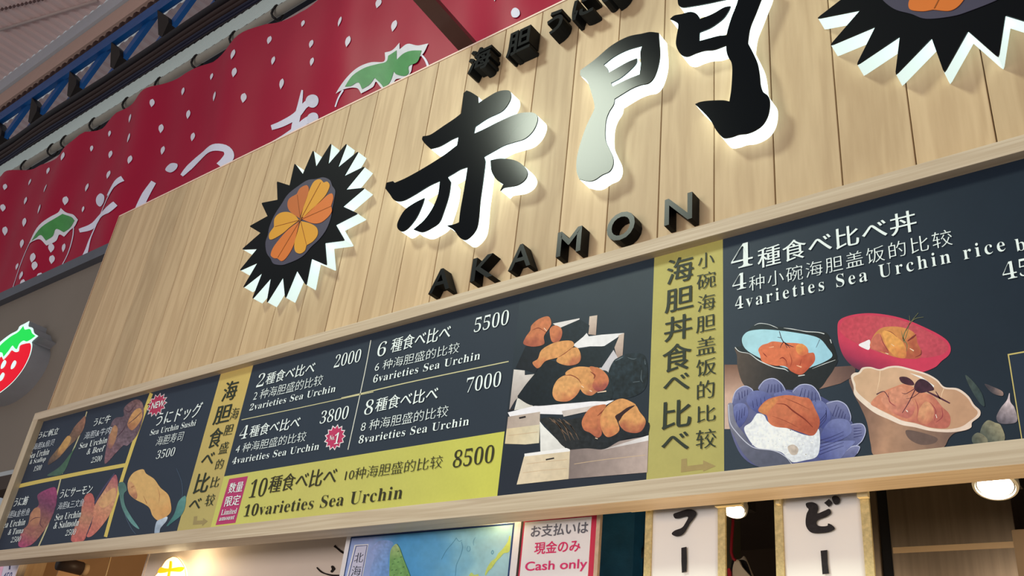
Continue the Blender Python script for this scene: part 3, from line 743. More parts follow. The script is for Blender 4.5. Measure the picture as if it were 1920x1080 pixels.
# dividing lines
strokes('gold_divider', [([(92, 648), (250, 612), (430, 576), (600, 542), (882, 490)], 26)], S1, GOLD, PH, snack)
strokes('thin_divider', [([(607, 118), (560, 270), (500, 410), (434, 552)], 7), ([(424, 588), (380, 760), (330, 920), (268, 1062)], 9)], S1, PGOLD, PH-.0002, snack)
strokes('gold_divider', [([(292, 130), (215, 340), (125, 610), (55, 840), (-8, 1068)], 22)], S2, GOLD, PH-.0002, snack)
strokes('thin_divider', [([(1276, -10), (1235, 210), (1180, 470), (1090, 878)], 6)], S3, (200, 200, 190), PH, tast)
strokes('gold_divider', [([(228, 636), (700, 538), (1190, 432), (1296, 410)], 6)], S3, PGOLD, PH, tast)
strokes('gold_divider', [([(0, 694), (130, 664), (400, 600), (700, 535), (1168, 438)], 7)], S4, PGOLD, PH, tast)

# ---- lettering of the snack panel
W = WHITE; GW = (206, 216, 228)
for nm, s_, BL, BR, TL, st, colr in (
    ('heading_text', 'うに帆立', (264, 304), (398, 284), (274, 256), 'cjkb', W), ('chinese_text', '海胆&扇贝', (224, 390), (372, 354), (236, 344), 'thin', GW),
    ('english_text', 'Sea Urchin', (197, 452), (338, 416), (209, 408), 'latin', W), ('english_text', '& Scallop', (200, 498), (312, 470), (212, 456), 'latin', W), ('price_text', '1500', (230, 538), (284, 524), (240, 502), 'num', W),
    ('heading_text', 'うに牛', (646, 222), (762, 196), (660, 166), 'cjkb', W), ('chinese_text', '海胆&牛肉', (582, 314), (768, 274), (596, 262), 'thin', GW),
    ('english_text', 'Sea Urchin', (550, 376), (742, 340), (562, 334), 'latin', W), ('english_text', '& Beef', (603, 418), (722, 396), (614, 376), 'latin', W), ('price_text', '2500', (634, 476), (704, 464), (646, 436), 'num', W),
    ('heading_text', 'うに鮪', (88, 786), (184, 768), (102, 724), 'cjkb', W), ('chinese_text', '海胆&金枪鱼', (30, 868), (200, 840), (42, 818), 'thin', GW),
    ('english_text', 'Sea Urchin', (1, 934), (170, 912), (14, 888), 'latin', W), ('english_text', '& Tuna', (52, 982), (158, 966), (62, 942), 'latin', W), ('price_text', '2500', (72, 1034), (138, 1024), (84, 996), 'num', W),
    ('heading_text', 'うにサーモン', (410, 724), (634, 690), (424, 664), 'cjkb', W), ('chinese_text', '海胆&三文鱼', (396, 808), (580, 776), (410, 756), 'thin', GW),
    ('english_text', 'Sea Urchin', (380, 880), (560, 856), (392, 834), 'latin', W), ('english_text', '& Salmoln', (370, 938), (545, 916), (382, 890), 'latin', W), ('price_text', '2500', (454, 986), (522, 978), (466, 944), 'num', W)):
    text(nm, s_, S1, BL, BR, TL, colr, TX, snack, st)
for nm, s_, BL, BR, TL, st in (('heading_text', 'うにドッグ', (312, 348), (606, 280), (336, 258), 'cjkb'), ('english_text', 'Sea Urchin Sushi', (282, 402), (576, 346), (292, 364), 'latin'), ('chinese_text', '海胆寿司', (318, 472), (490, 444), (334, 410), 'thin'), ('price_text', '3500', (320, 558), (436, 540), (336, 502), 'num')):
    text(nm, s_, S2, BL, BR, TL, W, TX, snack, st)

def star(name, c, rx, ry, npt, inner, Cf, colr, y, parent, rot=0, skew=0):
    P = []
    for k in range(npt*2):
        a = rot + math.pi*k/npt; r = 1 if k % 2 == 0 else inner
        P.append((c[0] + rx*r*math.cos(a) + skew*ry*r*math.sin(a), c[1] - ry*r*math.sin(a), 1))
    return patch(name, P, Cf, flat(colr, .02), y, parent, step=6, smooth=False)
star('badge_border', (328, 206), 64, 80, 13, .72, S2, (226, 214, 216), PH-.0002, snack, .2, .35)
star('badge', (328, 206), 57, 72, 13, .72, S2, (178, 44, 84), PH-.0004, snack, .2, .35)
text('badge_text', 'NEW', S2, (284, 244), (372, 206), (290, 202), W, TX, snack, 'gothic')

# ---- the two yellow strips
for s_, BL, BR, TL, st in (('海', (742, 190), (835, 166), (772, 62), 'brush'), ('胆', (685, 345), (795, 312), (712, 226), 'brush'), ('食', (648, 500), (738, 470), (684, 370), 'brush'), ('べ', (608, 604), (690, 590), (628, 526), 'brush'), ('比', (558, 792), (650, 772), (592, 660), 'brush'), ('べ', (528, 894), (606, 880), (546, 824), 'brush'),
                       ('海', (797, 308), (852, 294), (814, 232), 'cjk'), ('胆', (756, 414), (816, 394), (778, 344), 'cjk'), ('盛', (724, 532), (784, 516), (744, 456), 'cjk'), ('的', (703, 632), (753, 620), (722, 564), 'cjk'), ('比', (670, 752), (726, 738), (690, 680), 'cjk'), ('较', (634, 872), (694, 860), (656, 794), 'cjk')):
    text('title_text', s_, S2, BL, BR, TL, KANJI, TX, strip1, st)
patch('arrow', quadpx((570, 935), (592, 932), (588, 962), (628, 960), (630, 944), (660, 966), (622, 998), (624, 984), (562, 990)), S2, flat((150, 132, 84)), PH, strip1, smooth=False)
for s_, BL, BR, TL, st in (('海', (116, 215), (235, 204), (121, 104), 'brush'), ('胆', (108, 342), (234, 328), (115, 240), 'brush'), ('丼', (105, 470), (228, 456), (112, 362), 'brush'), ('食', (96, 608), (226, 590), (102, 488), 'brush'), ('べ', (100, 694), (218, 682), (104, 620), 'brush'), ('比', (94, 858), (224, 844), (99, 736), 'brush'), ('べ', (92, 956), (215, 944), (97, 878), 'brush'),
                       ('小', (254, 149), (326, 142), (256, 82), 'cjk'), ('碗', (249, 241), (333, 232), (252, 170), 'cjk'), ('海', (252, 338), (331, 329), (255, 266), 'cjk'), ('胆', (246, 432), (331, 422), (250, 360), 'cjk'), ('盖', (247, 532), (333, 520), (250, 456), 'cjk'), ('饭', (246, 625), (335, 614), (250, 550), 'cjk'), ('的', (250, 725), (327, 716), (252, 646), 'cjk'), ('比', (250, 828), (332, 818), (252, 755), 'cjk'), ('较', (245, 945), (335, 934), (248, 862), 'cjk')):
    text('title_text', s_, S7, BL, BR, TL, KANJI, TX, strip2, st)
patch('arrow', quadpx((182, 988), (206, 985), (207, 1018), (278, 1010), (278, 993), (333, 1018), (278, 1042), (278, 1033), (180, 1046)), S7, flat((158, 136, 82)), PH, strip2, smooth=False)

# ---- the price list
for nm, s_, BL, BR, TL, st in (('heading_text', '2', (345, 374), (402, 360), (364, 268), 'num'), ('heading_text', '種食べ比べ', (416, 358), (814, 252), (440, 262), 'cjkb'), ('chinese_text', '2 种海胆盛的比较', (318, 480), (876, 356), (340, 398), 'thin'), ('english_text', '2varieties Sea Urchin', (290, 562), (985, 410), (304, 506), 'latin'), ('price_text', '2000', (974, 216), (1184, 164), (996, 112), 'num'),
                               ('heading_text', '4', (202, 798), (268, 782), (228, 690), 'num'), ('heading_text', '種食べ比べ', (284, 786), (694, 694), (308, 690), 'cjkb'), ('chinese_text', '4 种海胆盛的比较', (174, 910), (742, 808), (192, 834), 'thin'), ('english_text', '4varieties Sea Urchin', (148, 998), (852, 876), (162, 942), 'latin'), ('price_text', '3800', (858, 672), (1084, 624), (878, 568), 'num')):
    text(nm, s_, S3, BL, BR, TL, W, TX, tast, st, 1.06 if st == 'latin' else 1.0)
for nm, s_, BL, BR, TL, st in (('heading_text', '6', (245, 408), (304, 394), (262, 308), 'num'), ('heading_text', '種食べ比べ', (338, 390), (758, 266), (358, 290), 'cjkb'), ('chinese_text', '6 种海胆盛的比较', (230, 510), (818, 376), (246, 440), 'thin'), ('english_text', '6varieties Sea Urchin', (219, 588), (966, 424), (232, 532), 'latin'), ('price_text', '5500', (924, 234), (1162, 182), (944, 130), 'num'),
                               ('heading_text', '8', (155, 816), (214, 802), (174, 712), 'num'), ('heading_text', '種食べ比べ', (230, 800), (670, 696), (252, 704), 'cjkb'), ('chinese_text', '8 种海胆盛的比较', (132, 932), (740, 820), (150, 856), 'thin'), ('english_text', '8varieties Sea Urchin', (118, 1012), (888, 884), (132, 954), 'latin'), ('price_text', '7000', (866, 658), (1108, 612), (884, 552), 'num')):
    text(nm, s_, S4, BL, BR, TL, W, TX, tast, st, 1.08 if st == 'latin' else 1.0)
star('badge_border', (985, 778), 86, 108, 13, .76, S3, (228, 216, 220), PH, tast, .1, .2)
star('badge', (985, 778), 76, 96, 13, .76, S3, (186, 44, 92), PH-.0002, tast, .1, .2)
text('badge_text', 'No.', S3, (936, 806), (980, 796), (944, 764), W, TX, tast, 'latin')
text('badge_text', '1', S3, (972, 836), (1012, 826), (990, 744), W, TX, tast, 'latin')
# ---- the yellow offer
for nm, s_, BL, BR, TL, st in (('heading_text', '10', (250, 420), (356, 402), (276, 304), 'num'), ('heading_text', '種食べ比べ', (370, 398), (804, 316), (394, 290), 'cjkb'), ('chinese_text', '10种海胆盛的比较', (860, 308), (1474, 228), (878, 232), 'thin'), ('english_text', '10varieties Sea Urchin', (218, 542), (1222, 416), (236, 464), 'latin'), ('price_text', '8500', (1542, 228), (1798, 192), (1562, 116), 'num')):
    text(nm, s_, S5, BL, BR, TL, DARK, TX, offer, st, 1.08 if st == 'latin' else 1.0)
patch('limited_tag', quadpx((800, 690), (922, 671), (840, 976), (711, 991)), S2, flat((176, 48, 104), .02), PH-.0002, offer, step=8, smooth=False)
for s_, BL, BR, TL, st in (('数量', (788, 790), (884, 766), (806, 722), 'cjkb'), ('限定', (764, 876), (864, 854), (782, 808), 'cjkb'), ('Limited', (744, 930), (846, 912), (754, 894), 'latin'), ('amount', (732, 966), (832, 950), (740, 938), 'latin')):
    text('tag_text', s_, S2, BL, BR, TL, W, TX, offer, st)
# ---- rice bowl lettering
for nm, s_, BL, BR, TL, st, sp_ in (('heading_text', '4', (70, 420), (208, 398), (88, 266), 'num', 1), ('heading_text', '種食べ比べ丼', (238, 398), (1250, 196), (246, 270), 'cjkb', 1.06), ('chinese_text', '4', (78, 556), (166, 540), (92, 452), 'num', 1), ('chinese_text', '种小碗海胆盖饭的比较', (184, 546), (1474, 280), (190, 452), 'thin', 1.15), ('english_text', '4varieties Sea Urchin rice', (96, 664), (1808, 318), (104, 582), 'latin', 1.3), ('english_text', 'bowl', (1872, 304), (2180, 250), (1880, 222), 'latin', 1.3), ('price_text', '4500', (1790, 488), (2190, 412), (1806, 372), 'num', 1.0)):
    text(nm, s_, S8, BL, BR, TL, W, TX, rice, st, sp_)
patch('inset_frame', quadpx((1185, 338), (1500, 282), (1620, 900), (1286, 960)), S10, flat(GOLD), PH, rice, step=12, smooth=False)
patch('inset_panel', quadpx((1195, 346), (1490, 294), (1608, 902), (1292, 960)), S10, flat((36, 48, 66)), PH-.0002, rice, step=12, smooth=False)

# ---- printed photographs: each dish is a printed shape of its own
LAY = [0]
def pic(name, pts, Cf, shade, parent, step=3.0, smooth=True):
    LAY[0] += 1
    return patch(name, pts, Cf, shade, PH-.0003-.00002*LAY[0], parent, step=step, smooth=smooth)
def lines(name, L, Cf, color, parent):
    LAY[0] += 1
    return strokes(name, L, Cf, color, PH-.0003-.00002*LAY[0], parent)
def G(Cf, p, q, *c, **k): return lg(Cf(p), Cf(q), *c, **k)
def roe(Cf, p, q, hi, lo, parent, pts, n=.2, s=6): return pic('sea_urchin_roe', pts, Cf, G(Cf, p, q, hi, hi, lo, n=n*.6, s=s, warp=.3), parent)

# urchin roe on seaweed over wooden boxes
LAY[0] = 0
P = photo; X = S6
def wd(a, b, c0, c1): return G(X, a, b, c0, c1, n=.05, s=12)
q = quadpx
pic('wooden_box', q((350, 140), (500, 110), (500, 122), (392, 172)), X, flat((218, 212, 212)), P, smooth=False)
pic('wooden_box', q((556, 100), (600, 93), (592, 205), (548, 200)), X, wd((555, 100), (600, 200), (212, 192, 178), (170, 146, 134)), P, smooth=False)
pic('seaweed_sheet', q((140, 390), (195, 270), (330, 190), (502, 116), (556, 150), (548, 205), (460, 262), (300, 330), (250, 420), (192, 400)), X, G(X, (150, 390), (550, 150), (24, 28, 38), (30, 42, 52), n=.15, s=6), P, smooth=False)
pic('wooden_box', q((462, 262), (520, 215), (540, 193), (552, 212), (622, 203), (750, 193), (746, 232), (720, 218), (640, 268), (560, 268), (490, 278)), X, flat((226, 224, 228), .04), P, smooth=False)
pic('wooden_box', q((720, 205), (751, 193), (742, 320), (712, 336), (694, 268)), X, wd((700, 210), (740, 320), (206, 184, 170), (164, 140, 130)), P, smooth=False)
pic('wooden_box', q((610, 392), (690, 286), (716, 334), (662, 418)), X, flat((196, 192, 200)), P, smooth=False)
pic('seaweed_sheet', q((490, 285), (640, 266), (722, 212), (690, 290), (624, 388), (480, 384)), X, G(X, (500, 300), (700, 250), (24, 34, 42), (32, 44, 54), n=.15, s=5), P, smooth=False)
pic('dark_bag', [(660, 424), (690, 352), (720, 330), (760, 312), (830, 306), (872, 330), (884, 440), (858, 520), (760, 562), (660, 548)], X, G(X, (660, 330), (880, 540), (34, 48, 58), (24, 34, 42), n=.45, s=7), P)
lines('bag_glint', [([(700, 350), (728, 336), (744, 328)], [2, 6, 2]), ([(850, 400), (846, 450), (856, 470)], [1, 3, 1]), ([(800, 470), (838, 465)], 2), ([(770, 330), (800, 340), (820, 335)], [1, 3, 1]), ([(866, 340), (870, 370)], [1, 3])], X, (96, 108, 116), P)
pic('wooden_box', q((130, 398), (192, 404), (192, 430), (246, 424), (176, 530), (136, 575), (104, 630)), X, wd((150, 400), (120, 620), (206, 198, 194), (160, 146, 142)), P, smooth=False)
pic('wooden_box', q((150, 560), (240, 566), (236, 612), (132, 628)), X, wd((150, 560), (230, 610), (216, 212, 206), (198, 190, 182)), P, smooth=False)
pic('wooden_box', q((96, 640), (240, 604), (430, 580), (640, 574), (694, 572), (640, 604), (400, 652), (280, 648), (110, 668)), X, flat((230, 226, 234), .03), P, smooth=False)
pic('wooden_box', q((98, 664), (278, 636), (276, 712), (90, 732)), X, wd((100, 660), (270, 720), (172, 152, 142), (190, 172, 160)), P, smooth=False)
pic('wooden_box', q((90, 732), (276, 708), (272, 812), (196, 820), (80, 816)), X, wd((90, 740), (270, 810), (206, 184, 146), (216, 204, 176)), P, smooth=False)
pic('wooden_box', q((400, 632), (600, 598), (600, 622), (410, 664)), X, wd((400, 640), (600, 610), (196, 182, 178), (208, 196, 192)), P, smooth=False)
pic('wooden_box', q((276, 690), (300, 720), (430, 850), (280, 862)), X, wd((280, 700), (400, 850), (226, 224, 222), (214, 210, 208)), P, smooth=False)
pic('wooden_box', q((190, 872), (440, 838), (452, 864), (190, 892)), X, flat((232, 228, 230)), P, smooth=False)
pic('wooden_box', q((188, 888), (452, 858), (440, 1014), (146, 1046)), X, wd((190, 880), (430, 1030), (216, 196, 168), (206, 186, 156)), P, smooth=False)
pic('wooden_box', q((446, 850), (888, 772), (880, 977), (438, 1014)), X, wd((450, 860), (880, 960), (124, 108, 106), (184, 162, 156)), P, smooth=False)
pic('wooden_box', q((640, 846), (888, 768), (887, 798), (620, 852)), X, wd((650, 840), (880, 780), (188, 176, 176), (222, 218, 222)), P, smooth=False)
lines('box_slot', [([(310, 906), (357, 897)], 8), ([(160, 672), (197, 664)], 10), ([(100, 628), (130, 622)], 8)], X, (36, 30, 34), P)
lines('box_grain', [([(200, 930), (300, 918), (430, 905)], 3), ([(180, 980), (300, 965), (430, 955)], 3), ([(100, 770), (180, 760), (265, 750)], 3), ([(470, 930), (640, 905), (870, 880)], 3)], X, (186, 160, 132), P)
pic('seaweed_sheet', [(150, 549, 1), (200, 480), (262, 404), (300, 350), (380, 356), (450, 380), (600, 400), (665, 420), (680, 562), (560, 578), (400, 592), (240, 602), (160, 562)], X, G(X, (160, 540), (650, 430), (18, 26, 36), (30, 42, 50), n=.2, s=6), P)
pic('seaweed_sheet', [(275, 678, 1), (340, 664), (420, 684), (520, 668), (700, 700), (880, 690), (888, 768, 1), (740, 795), (640, 846), (545, 842), (450, 850, 1), (400, 824), (350, 762)], X, G(X, (280, 690), (880, 760), (40, 40, 42), (24, 30, 40), n=.3, s=5), P)
lines('seaweed_strand', [([(330 + 11*i, 672 + (i*37) % 23), (370 + 11*i, 700 + (i*53) % 40), (400 + 12*i, 742 + (i*29) % 60)], [2, 5, 1]) for i in range(9)], X, (112, 88, 72), P)
O1, O2, O3 = (212, 146, 78), (196, 112, 66), (164, 82, 58)
roe(X, (260, 110), (250, 270), O2, O3, P, [(185, 255), (196, 218), (222, 180), (230, 150), (270, 115), (325, 100), (340, 145), (300, 210), (300, 255), (240, 270)])
roe(X, (340, 150), (400, 240), O2, O3, P, [(332, 175), (360, 150), (395, 165), (402, 200), (385, 238), (345, 242)])
roe(X, (330, 250), (300, 390), O1, O2, P, [(235, 360), (265, 338), (285, 290), (340, 255), (400, 238), (455, 238), (468, 265), (430, 300), (380, 330), (310, 350), (278, 385), (258, 390)])
roe(X, (420, 280), (490, 370), O1, O3, P, [(370, 352), (400, 310), (450, 280), (490, 278), (508, 330), (488, 366), (430, 376)])
roe(X, (480, 385), (650, 520), O1, O3, P, [(420, 425), (450, 395), (500, 382), (560, 386), (610, 390), (655, 430), (664, 470), (640, 510), (600, 524), (565, 545), (520, 530), (480, 470)])
roe(X, (590, 390), (640, 520), O2, (150, 62, 66), P, [(556, 384), (600, 390), (652, 426), (664, 470), (638, 512), (598, 520), (572, 490), (584, 440)])
roe(X, (400, 430), (440, 580), (216, 154, 86), O2, P, [(348, 520), (360, 480), (385, 448), (430, 428), (480, 440), (508, 480), (498, 520), (470, 556), (430, 578), (375, 575), (352, 552)])
roe(X, (560, 600), (580, 780), O2, O3, P, [(512, 700), (525, 660), (560, 615), (610, 598), (650, 600), (620, 660), (625, 760), (600, 782), (560, 755), (525, 738)])
roe(X, (700, 570), (660, 780), O1, O2, P, [(616, 680), (640, 620), (690, 578), (742, 562), (800, 585), (815, 602), (750, 640), (705, 660), (724, 740), (665, 779), (630, 750)])
roe(X, (800, 600), (820, 750), O1, O3, P, [(720, 690), (760, 640), (812, 600), (838, 636), (872, 686), (852, 740), (810, 756), (750, 740)])
DK = (122, 58, 40)
lines('roe_crease', [([(232, 178), (270, 165), (312, 190)], [1, 5, 2]), ([(412, 434), (450, 430), (490, 450), (510, 480)], [1, 5, 5, 1]), ([(560, 410), (585, 430), (580, 450)], [2, 10, 3]), ([(380, 330), (420, 305), (462, 272)], [1, 4, 1]), ([(600, 660), (622, 640), (640, 620)], [2, 8, 1])], X, DK, P)
pic('dark_fold', [(700, 662), (730, 640), (770, 612), (812, 600), (780, 625), (745, 655), (720, 690)], X, flat((52, 28, 32), .1), P)
lines('roe_glint', [([(556, 516), (570, 522)], [4, 5]), ([(600, 528), (650, 520)], [3, 7]), ([(300, 165), (316, 182)], [4, 3]), ([(510, 490), (524, 500)], 4), ([(588, 784), (602, 788)], 4)], X, (226, 196, 172), P)

# rice bowls
LAY[0] = 0
P = rice; X = S9
pic('wooden_table', q((28, 405), (140, 405), (180, 560), (120, 640), (60, 800), (28, 800)), X, G(X, (60, 405), (60, 800), (122, 86, 70), (206, 168, 148), (200, 170, 154), n=.03), P, smooth=False)
pic('wooden_table', q((590, 560), (680, 420), (830, 410), (830, 470), (740, 520)), X, G(X, (600, 560), (800, 430), (150, 112, 96), (96, 70, 66), n=.03), P, smooth=False)
pic('black_bowl', [(95, 300), (200, 330), (440, 420), (560, 420), (715, 370), (700, 430), (660, 490), (620, 545), (560, 575), (400, 570), (200, 560), (140, 520), (108, 420), (104, 350)], X, G(X, (110, 400), (680, 500), (84, 72, 66), (40, 40, 44), (28, 34, 40), n=.06), P)
pic('bowl_rim', [(205, 165), (245, 150), (330, 168), (420, 180), (500, 196), (590, 203), (650, 208), (685, 260), (712, 330), (713, 376), (640, 398), (560, 432), (490, 470), (440, 457), (400, 432), (330, 420), (240, 382), (180, 338), (120, 325), (92, 298), (130, 290), (132, 250), (165, 205)], X, G(X, (200, 160), (600, 450), (40, 50, 56), (26, 30, 34), n=.1), P)
pic('bowl_inside', [(134, 250), (165, 205), (230, 190), (300, 190), (420, 202), (560, 226), (618, 250), (660, 300), (690, 350), (640, 388), (560, 420), (480, 448), (420, 430), (330, 400), (240, 362), (158, 310)], X, G(X, (150, 220), (640, 390), (158, 208, 222), (160, 214, 232), (146, 200, 222), n=.04, s=12), P)
lines('rim_glint', [([(210, 165), (240, 152), (290, 156), (330, 170), (355, 182)], [1, 4, 3, 4, 1]), ([(390, 180), (440, 186), (485, 194), (530, 202), (600, 206), (640, 216)], [1, 5, 3, 5, 4, 6]), ([(92, 298), (120, 325), (180, 338), (240, 380), (330, 420), (395, 432), (420, 448)], [5, 4, 3, 6, 5, 6, 1]), ([(480, 474), (520, 468)], [6, 5]), ([(565, 430), (640, 400), (708, 376)], [1, 4, 2]), ([(676, 250), (684, 274)], [6, 3])], X, (198, 202, 204), P)
roe(X, (320, 265), (480, 460), (216, 108, 62), (186, 76, 44), P, [(235, 312), (258, 285), (290, 275), (325, 262), (400, 270), (480, 274), (520, 290), (540, 330), (576, 334), (582, 380), (550, 422), (498, 466), (440, 448), (400, 415), (330, 410), (260, 386), (245, 345)], n=.14)
roe(X, (480, 280), (520, 330), (224, 138, 60), (206, 104, 56), P, [(466, 290), (500, 276), (534, 300), (540, 332), (500, 350), (470, 325)])
lines('roe_crease', [([(365, 370), (385, 362), (405, 380), (412, 410)], [2, 8, 4, 2]), ([(262, 330), (276, 345), (290, 360)], [1, 7, 1]), ([(425, 330), (440, 380), (430, 420)], [1, 4, 1]), ([(500, 370), (490, 410)], [1, 4])], X, (128, 44, 34), P)
lines('roe_glint', [([(470, 410), (500, 420)], [3, 8]), ([(300, 300), (330, 295)], [2, 5])], X, (236, 172, 140), P)
lines('twig', [([(364, 200), (376, 240), (390, 268)], [4, 5, 6]), ([(352, 236), (372, 240)], [2, 4]), ([(390, 265), (420, 285), (452, 296)], [6, 5, 3]), ([(390, 265), (376, 285), (370, 302)], [5, 4, 2]), ([(400, 272), (430, 302)], [5, 3]), ([(398, 270), (412, 303)], [4, 3]), ([(590, 300), (612, 250)], [2, 3])], X, (56, 36, 50), P)
# red bowl
X = S10
pic('red_bowl', [(37, 175), (50, 110), (130, 75), (250, 62), (380, 75), (500, 105), (620, 155), (720, 205), (780, 250), (802, 300), (788, 345), (740, 385), (690, 430), (560, 470), (300, 470), (170, 440), (90, 370), (50, 280)], X, G(X, (300, 330), (240, 480), (204, 44, 82), (170, 36, 78), (84, 40, 66), n=.03, s=14), P)
pic('bowl_inside', [(52, 170), (75, 112), (140, 88), (250, 76), (380, 90), (500, 120), (620, 170), (715, 222), (772, 268), (782, 305), (745, 340), (640, 362), (500, 364), (380, 346), (250, 302), (130, 246), (75, 208)], X, G(X, (100, 120), (700, 320), (196, 56, 78), (196, 74, 86), (190, 62, 82), n=.1, s=5), P)
pic('rice', [(180, 276), (220, 254), (256, 244), (252, 306), (218, 300)], X, flat((232, 226, 232), .05), P)
roe(X, (330, 170), (480, 370), (206, 132, 62), (176, 82, 56), P, [(256, 270), (290, 200), (340, 160), (420, 152), (500, 165), (560, 200), (580, 270), (606, 322), (590, 364), (540, 370), (450, 364), (370, 340), (300, 312), (264, 300)], n=.14)
roe(X, (400, 200), (470, 360), (222, 152, 64), (206, 118, 54), P, [(340, 190), (380, 180), (430, 215), (480, 260), (500, 310), (496, 362), (440, 360), (390, 320), (360, 260)])
roe(X, (260, 240), (360, 340), (200, 104, 82), (176, 78, 62), P, [(258, 272), (280, 222), (320, 200), (350, 260), (385, 330), (320, 318), (264, 300)])
lines('roe_crease', [([(358, 178), (400, 190), (440, 225)], [1, 4, 1]), ([(325, 200), (345, 260), (380, 320)], [1, 4, 2]), ([(510, 250), (545, 225), (568, 206)], [6, 14, 6]), ([(560, 360), (600, 340), (602, 310)], [2, 8, 3])], X, (112, 44, 44), P)
lines('roe_glint', [([(525, 300), (552, 316)], [4, 7]), ([(360, 330), (380, 338)], [3, 6]), ([(400, 270), (420, 285)], [2, 4])], X, (232, 200, 176), P)
lines('green_sprig', [([(582, 60), (530, 125), (492, 190), (480, 235), (490, 262)], [3, 4, 6, 8, 4]), ([(618, 88), (560, 100), (520, 140)], [2, 4, 3]), ([(522, 78), (524, 130), (500, 180)], [2, 4, 4]), ([(468, 180), (480, 230), (506, 275), (502, 320)], [2, 5, 6, 2]), ([(520, 150), (500, 220), (484, 250)], [2, 5, 3])], X, (104, 104, 72), P)
# beige bowl and blurred garnish beside it
for lp, c in (([(1110, 760), (1140, 700), (1180, 650), (1198, 600), (1204, 660), (1232, 700), (1250, 790), (1180, 810), (1125, 800)], ((200, 180, 186), (92, 84, 96))), ([(1010, 830), (1050, 785), (1100, 800), (1140, 820), (1164, 920), (1050, 940), (1000, 900)], ((146, 138, 110), (70, 78, 74))), ([(945, 900), (985, 868), (1040, 900), (1045, 940), (960, 945)], ((124, 118, 96), (72, 78, 72))), ([(1030, 540), (1090, 560), (1150, 590), (1150, 620), (1080, 600)], ((150, 120, 112), (70, 64, 72))), ([(900, 480), (950, 520), (1010, 600), (1030, 690), (990, 660), (930, 560)], ((52, 68, 70), (62, 74, 72)))):
    pic('blurred_garnish', lp, X, G(X, lp[2], lp[-1], *c, n=.18, s=7), P)
pic('beige_bowl', [(130, 500), (145, 600), (190, 690), (236, 800), (262, 950), (290, 1022), (500, 1000), (740, 975), (790, 905), (830, 870), (940, 830), (900, 700), (400, 600)], X, G(X, (170, 760), (820, 880), (120, 88, 76), (176, 132, 104), (146, 112, 92), (118, 90, 80), n=.07, s=16), P)
pic('bowl_shade', [(500, 852), (600, 866), (710, 905), (690, 940), (600, 950), (520, 910)], X, flat((104, 82, 76), .06), P)
pic('bowl_rim', [(128, 490), (150, 465), (180, 460), (205, 430), (260, 425), (320, 440), (380, 422), (450, 418), (540, 440), (640, 470), (710, 510), (760, 560), (850, 570), (920, 620), (960, 680), (1000, 720), (995, 760), (945, 800), (938, 834), (880, 856), (780, 866), (660, 856), (560, 832), (470, 816), (390, 782), (290, 736), (200, 666), (150, 610), (146, 560)], X, G(X, (150, 500), (900, 820), (226, 206, 188), (232, 210, 196), (222, 196, 180), n=.03), P)
pic('bowl_inside', [(145, 495), (190, 468), (215, 440), (260, 435), (325, 450), (390, 432), (450, 430), (540, 452), (640, 482), (705, 520), (755, 570), (840, 582), (910, 630), (950, 690), (982, 725), (974, 755), (930, 790), (872, 828), (780, 845), (670, 838), (570, 808), (480, 788), (400, 752), (310, 706), (220, 640), (165, 585), (158, 540)], X, G(X, (200, 460), (800, 760), (204, 164, 128), (210, 166, 132), (188, 142, 110), n=.04, s=20), P)
lines('bowl_flute', [([(325, 450), (318, 520), (300, 600)], [4, 3, 1]), ([(755, 572), (740, 610), (735, 660)], [4, 3, 1])], X, (226, 196, 166), P)
pic('highlight', q((525, 466), (600, 488), (690, 552), (684, 566), (606, 506)), X, flat((238, 234, 232)), P)
roe(X, (400, 560), (640, 830), (206, 128, 96), (182, 96, 82), P, [(262, 668), (330, 600), (420, 560), (500, 540), (600, 590), (680, 620), (740, 690), (790, 740), (800, 798), (770, 838), (660, 832), (560, 802), (470, 785), (380, 738), (300, 700)], n=.14)
roe(X, (600, 660), (660, 810), (212, 146, 104), (186, 104, 80), P, [(580, 780), (590, 710), (630, 660), (670, 680), (690, 740), (660, 800), (615, 812)])
roe(X, (380, 580), (460, 760), (210, 136, 106), (190, 104, 92), P, [(330, 640), (400, 580), (470, 560), (520, 620), (560, 700), (520, 770), (440, 750), (380, 710)])
lines('roe_crease', [([(380, 600), (390, 660), (430, 690)], [2, 7, 2]), ([(660, 660), (700, 720), (690, 790)], [2, 6, 2]), ([(740, 700), (745, 760), (700, 800)], [2, 7, 2]), ([(560, 640), (580, 700), (575, 760)], [1, 5, 1])], X, (138, 60, 66), P)
lines('roe_glint', [([(500, 716), (512, 728)], 6), ([(700, 745), (708, 770)], 4), ([(440, 780), (458, 788)], 3)], X, (236, 214, 204), P)
PUR = (74, 38, 54)
pic('purple_leaf', [(455, 495), (500, 492), (540, 515), (555, 545), (520, 548), (470, 530)], X, flat(PUR, .2), P)
pic('purple_leaf', [(565, 530), (600, 505), (650, 525), (690, 575), (650, 590), (590, 600), (555, 570)], X, flat((64, 36, 52), .25), P)
lines('purple_stalk', [([(562, 575), (520, 660), (474, 736)], [7, 6, 4]), ([(640, 590), (700, 620), (796, 670)], [8, 14, 8]), ([(560, 570), (500, 605), (470, 600)], [5, 4, 2]), ([(600, 590), (545, 630), (500, 640)], [5, 4, 2]), ([(700, 590), (730, 640)], [5, 8]), ([(300, 610), (350, 590), (380, 630)], [8, 5, 5])], X, PUR, P)
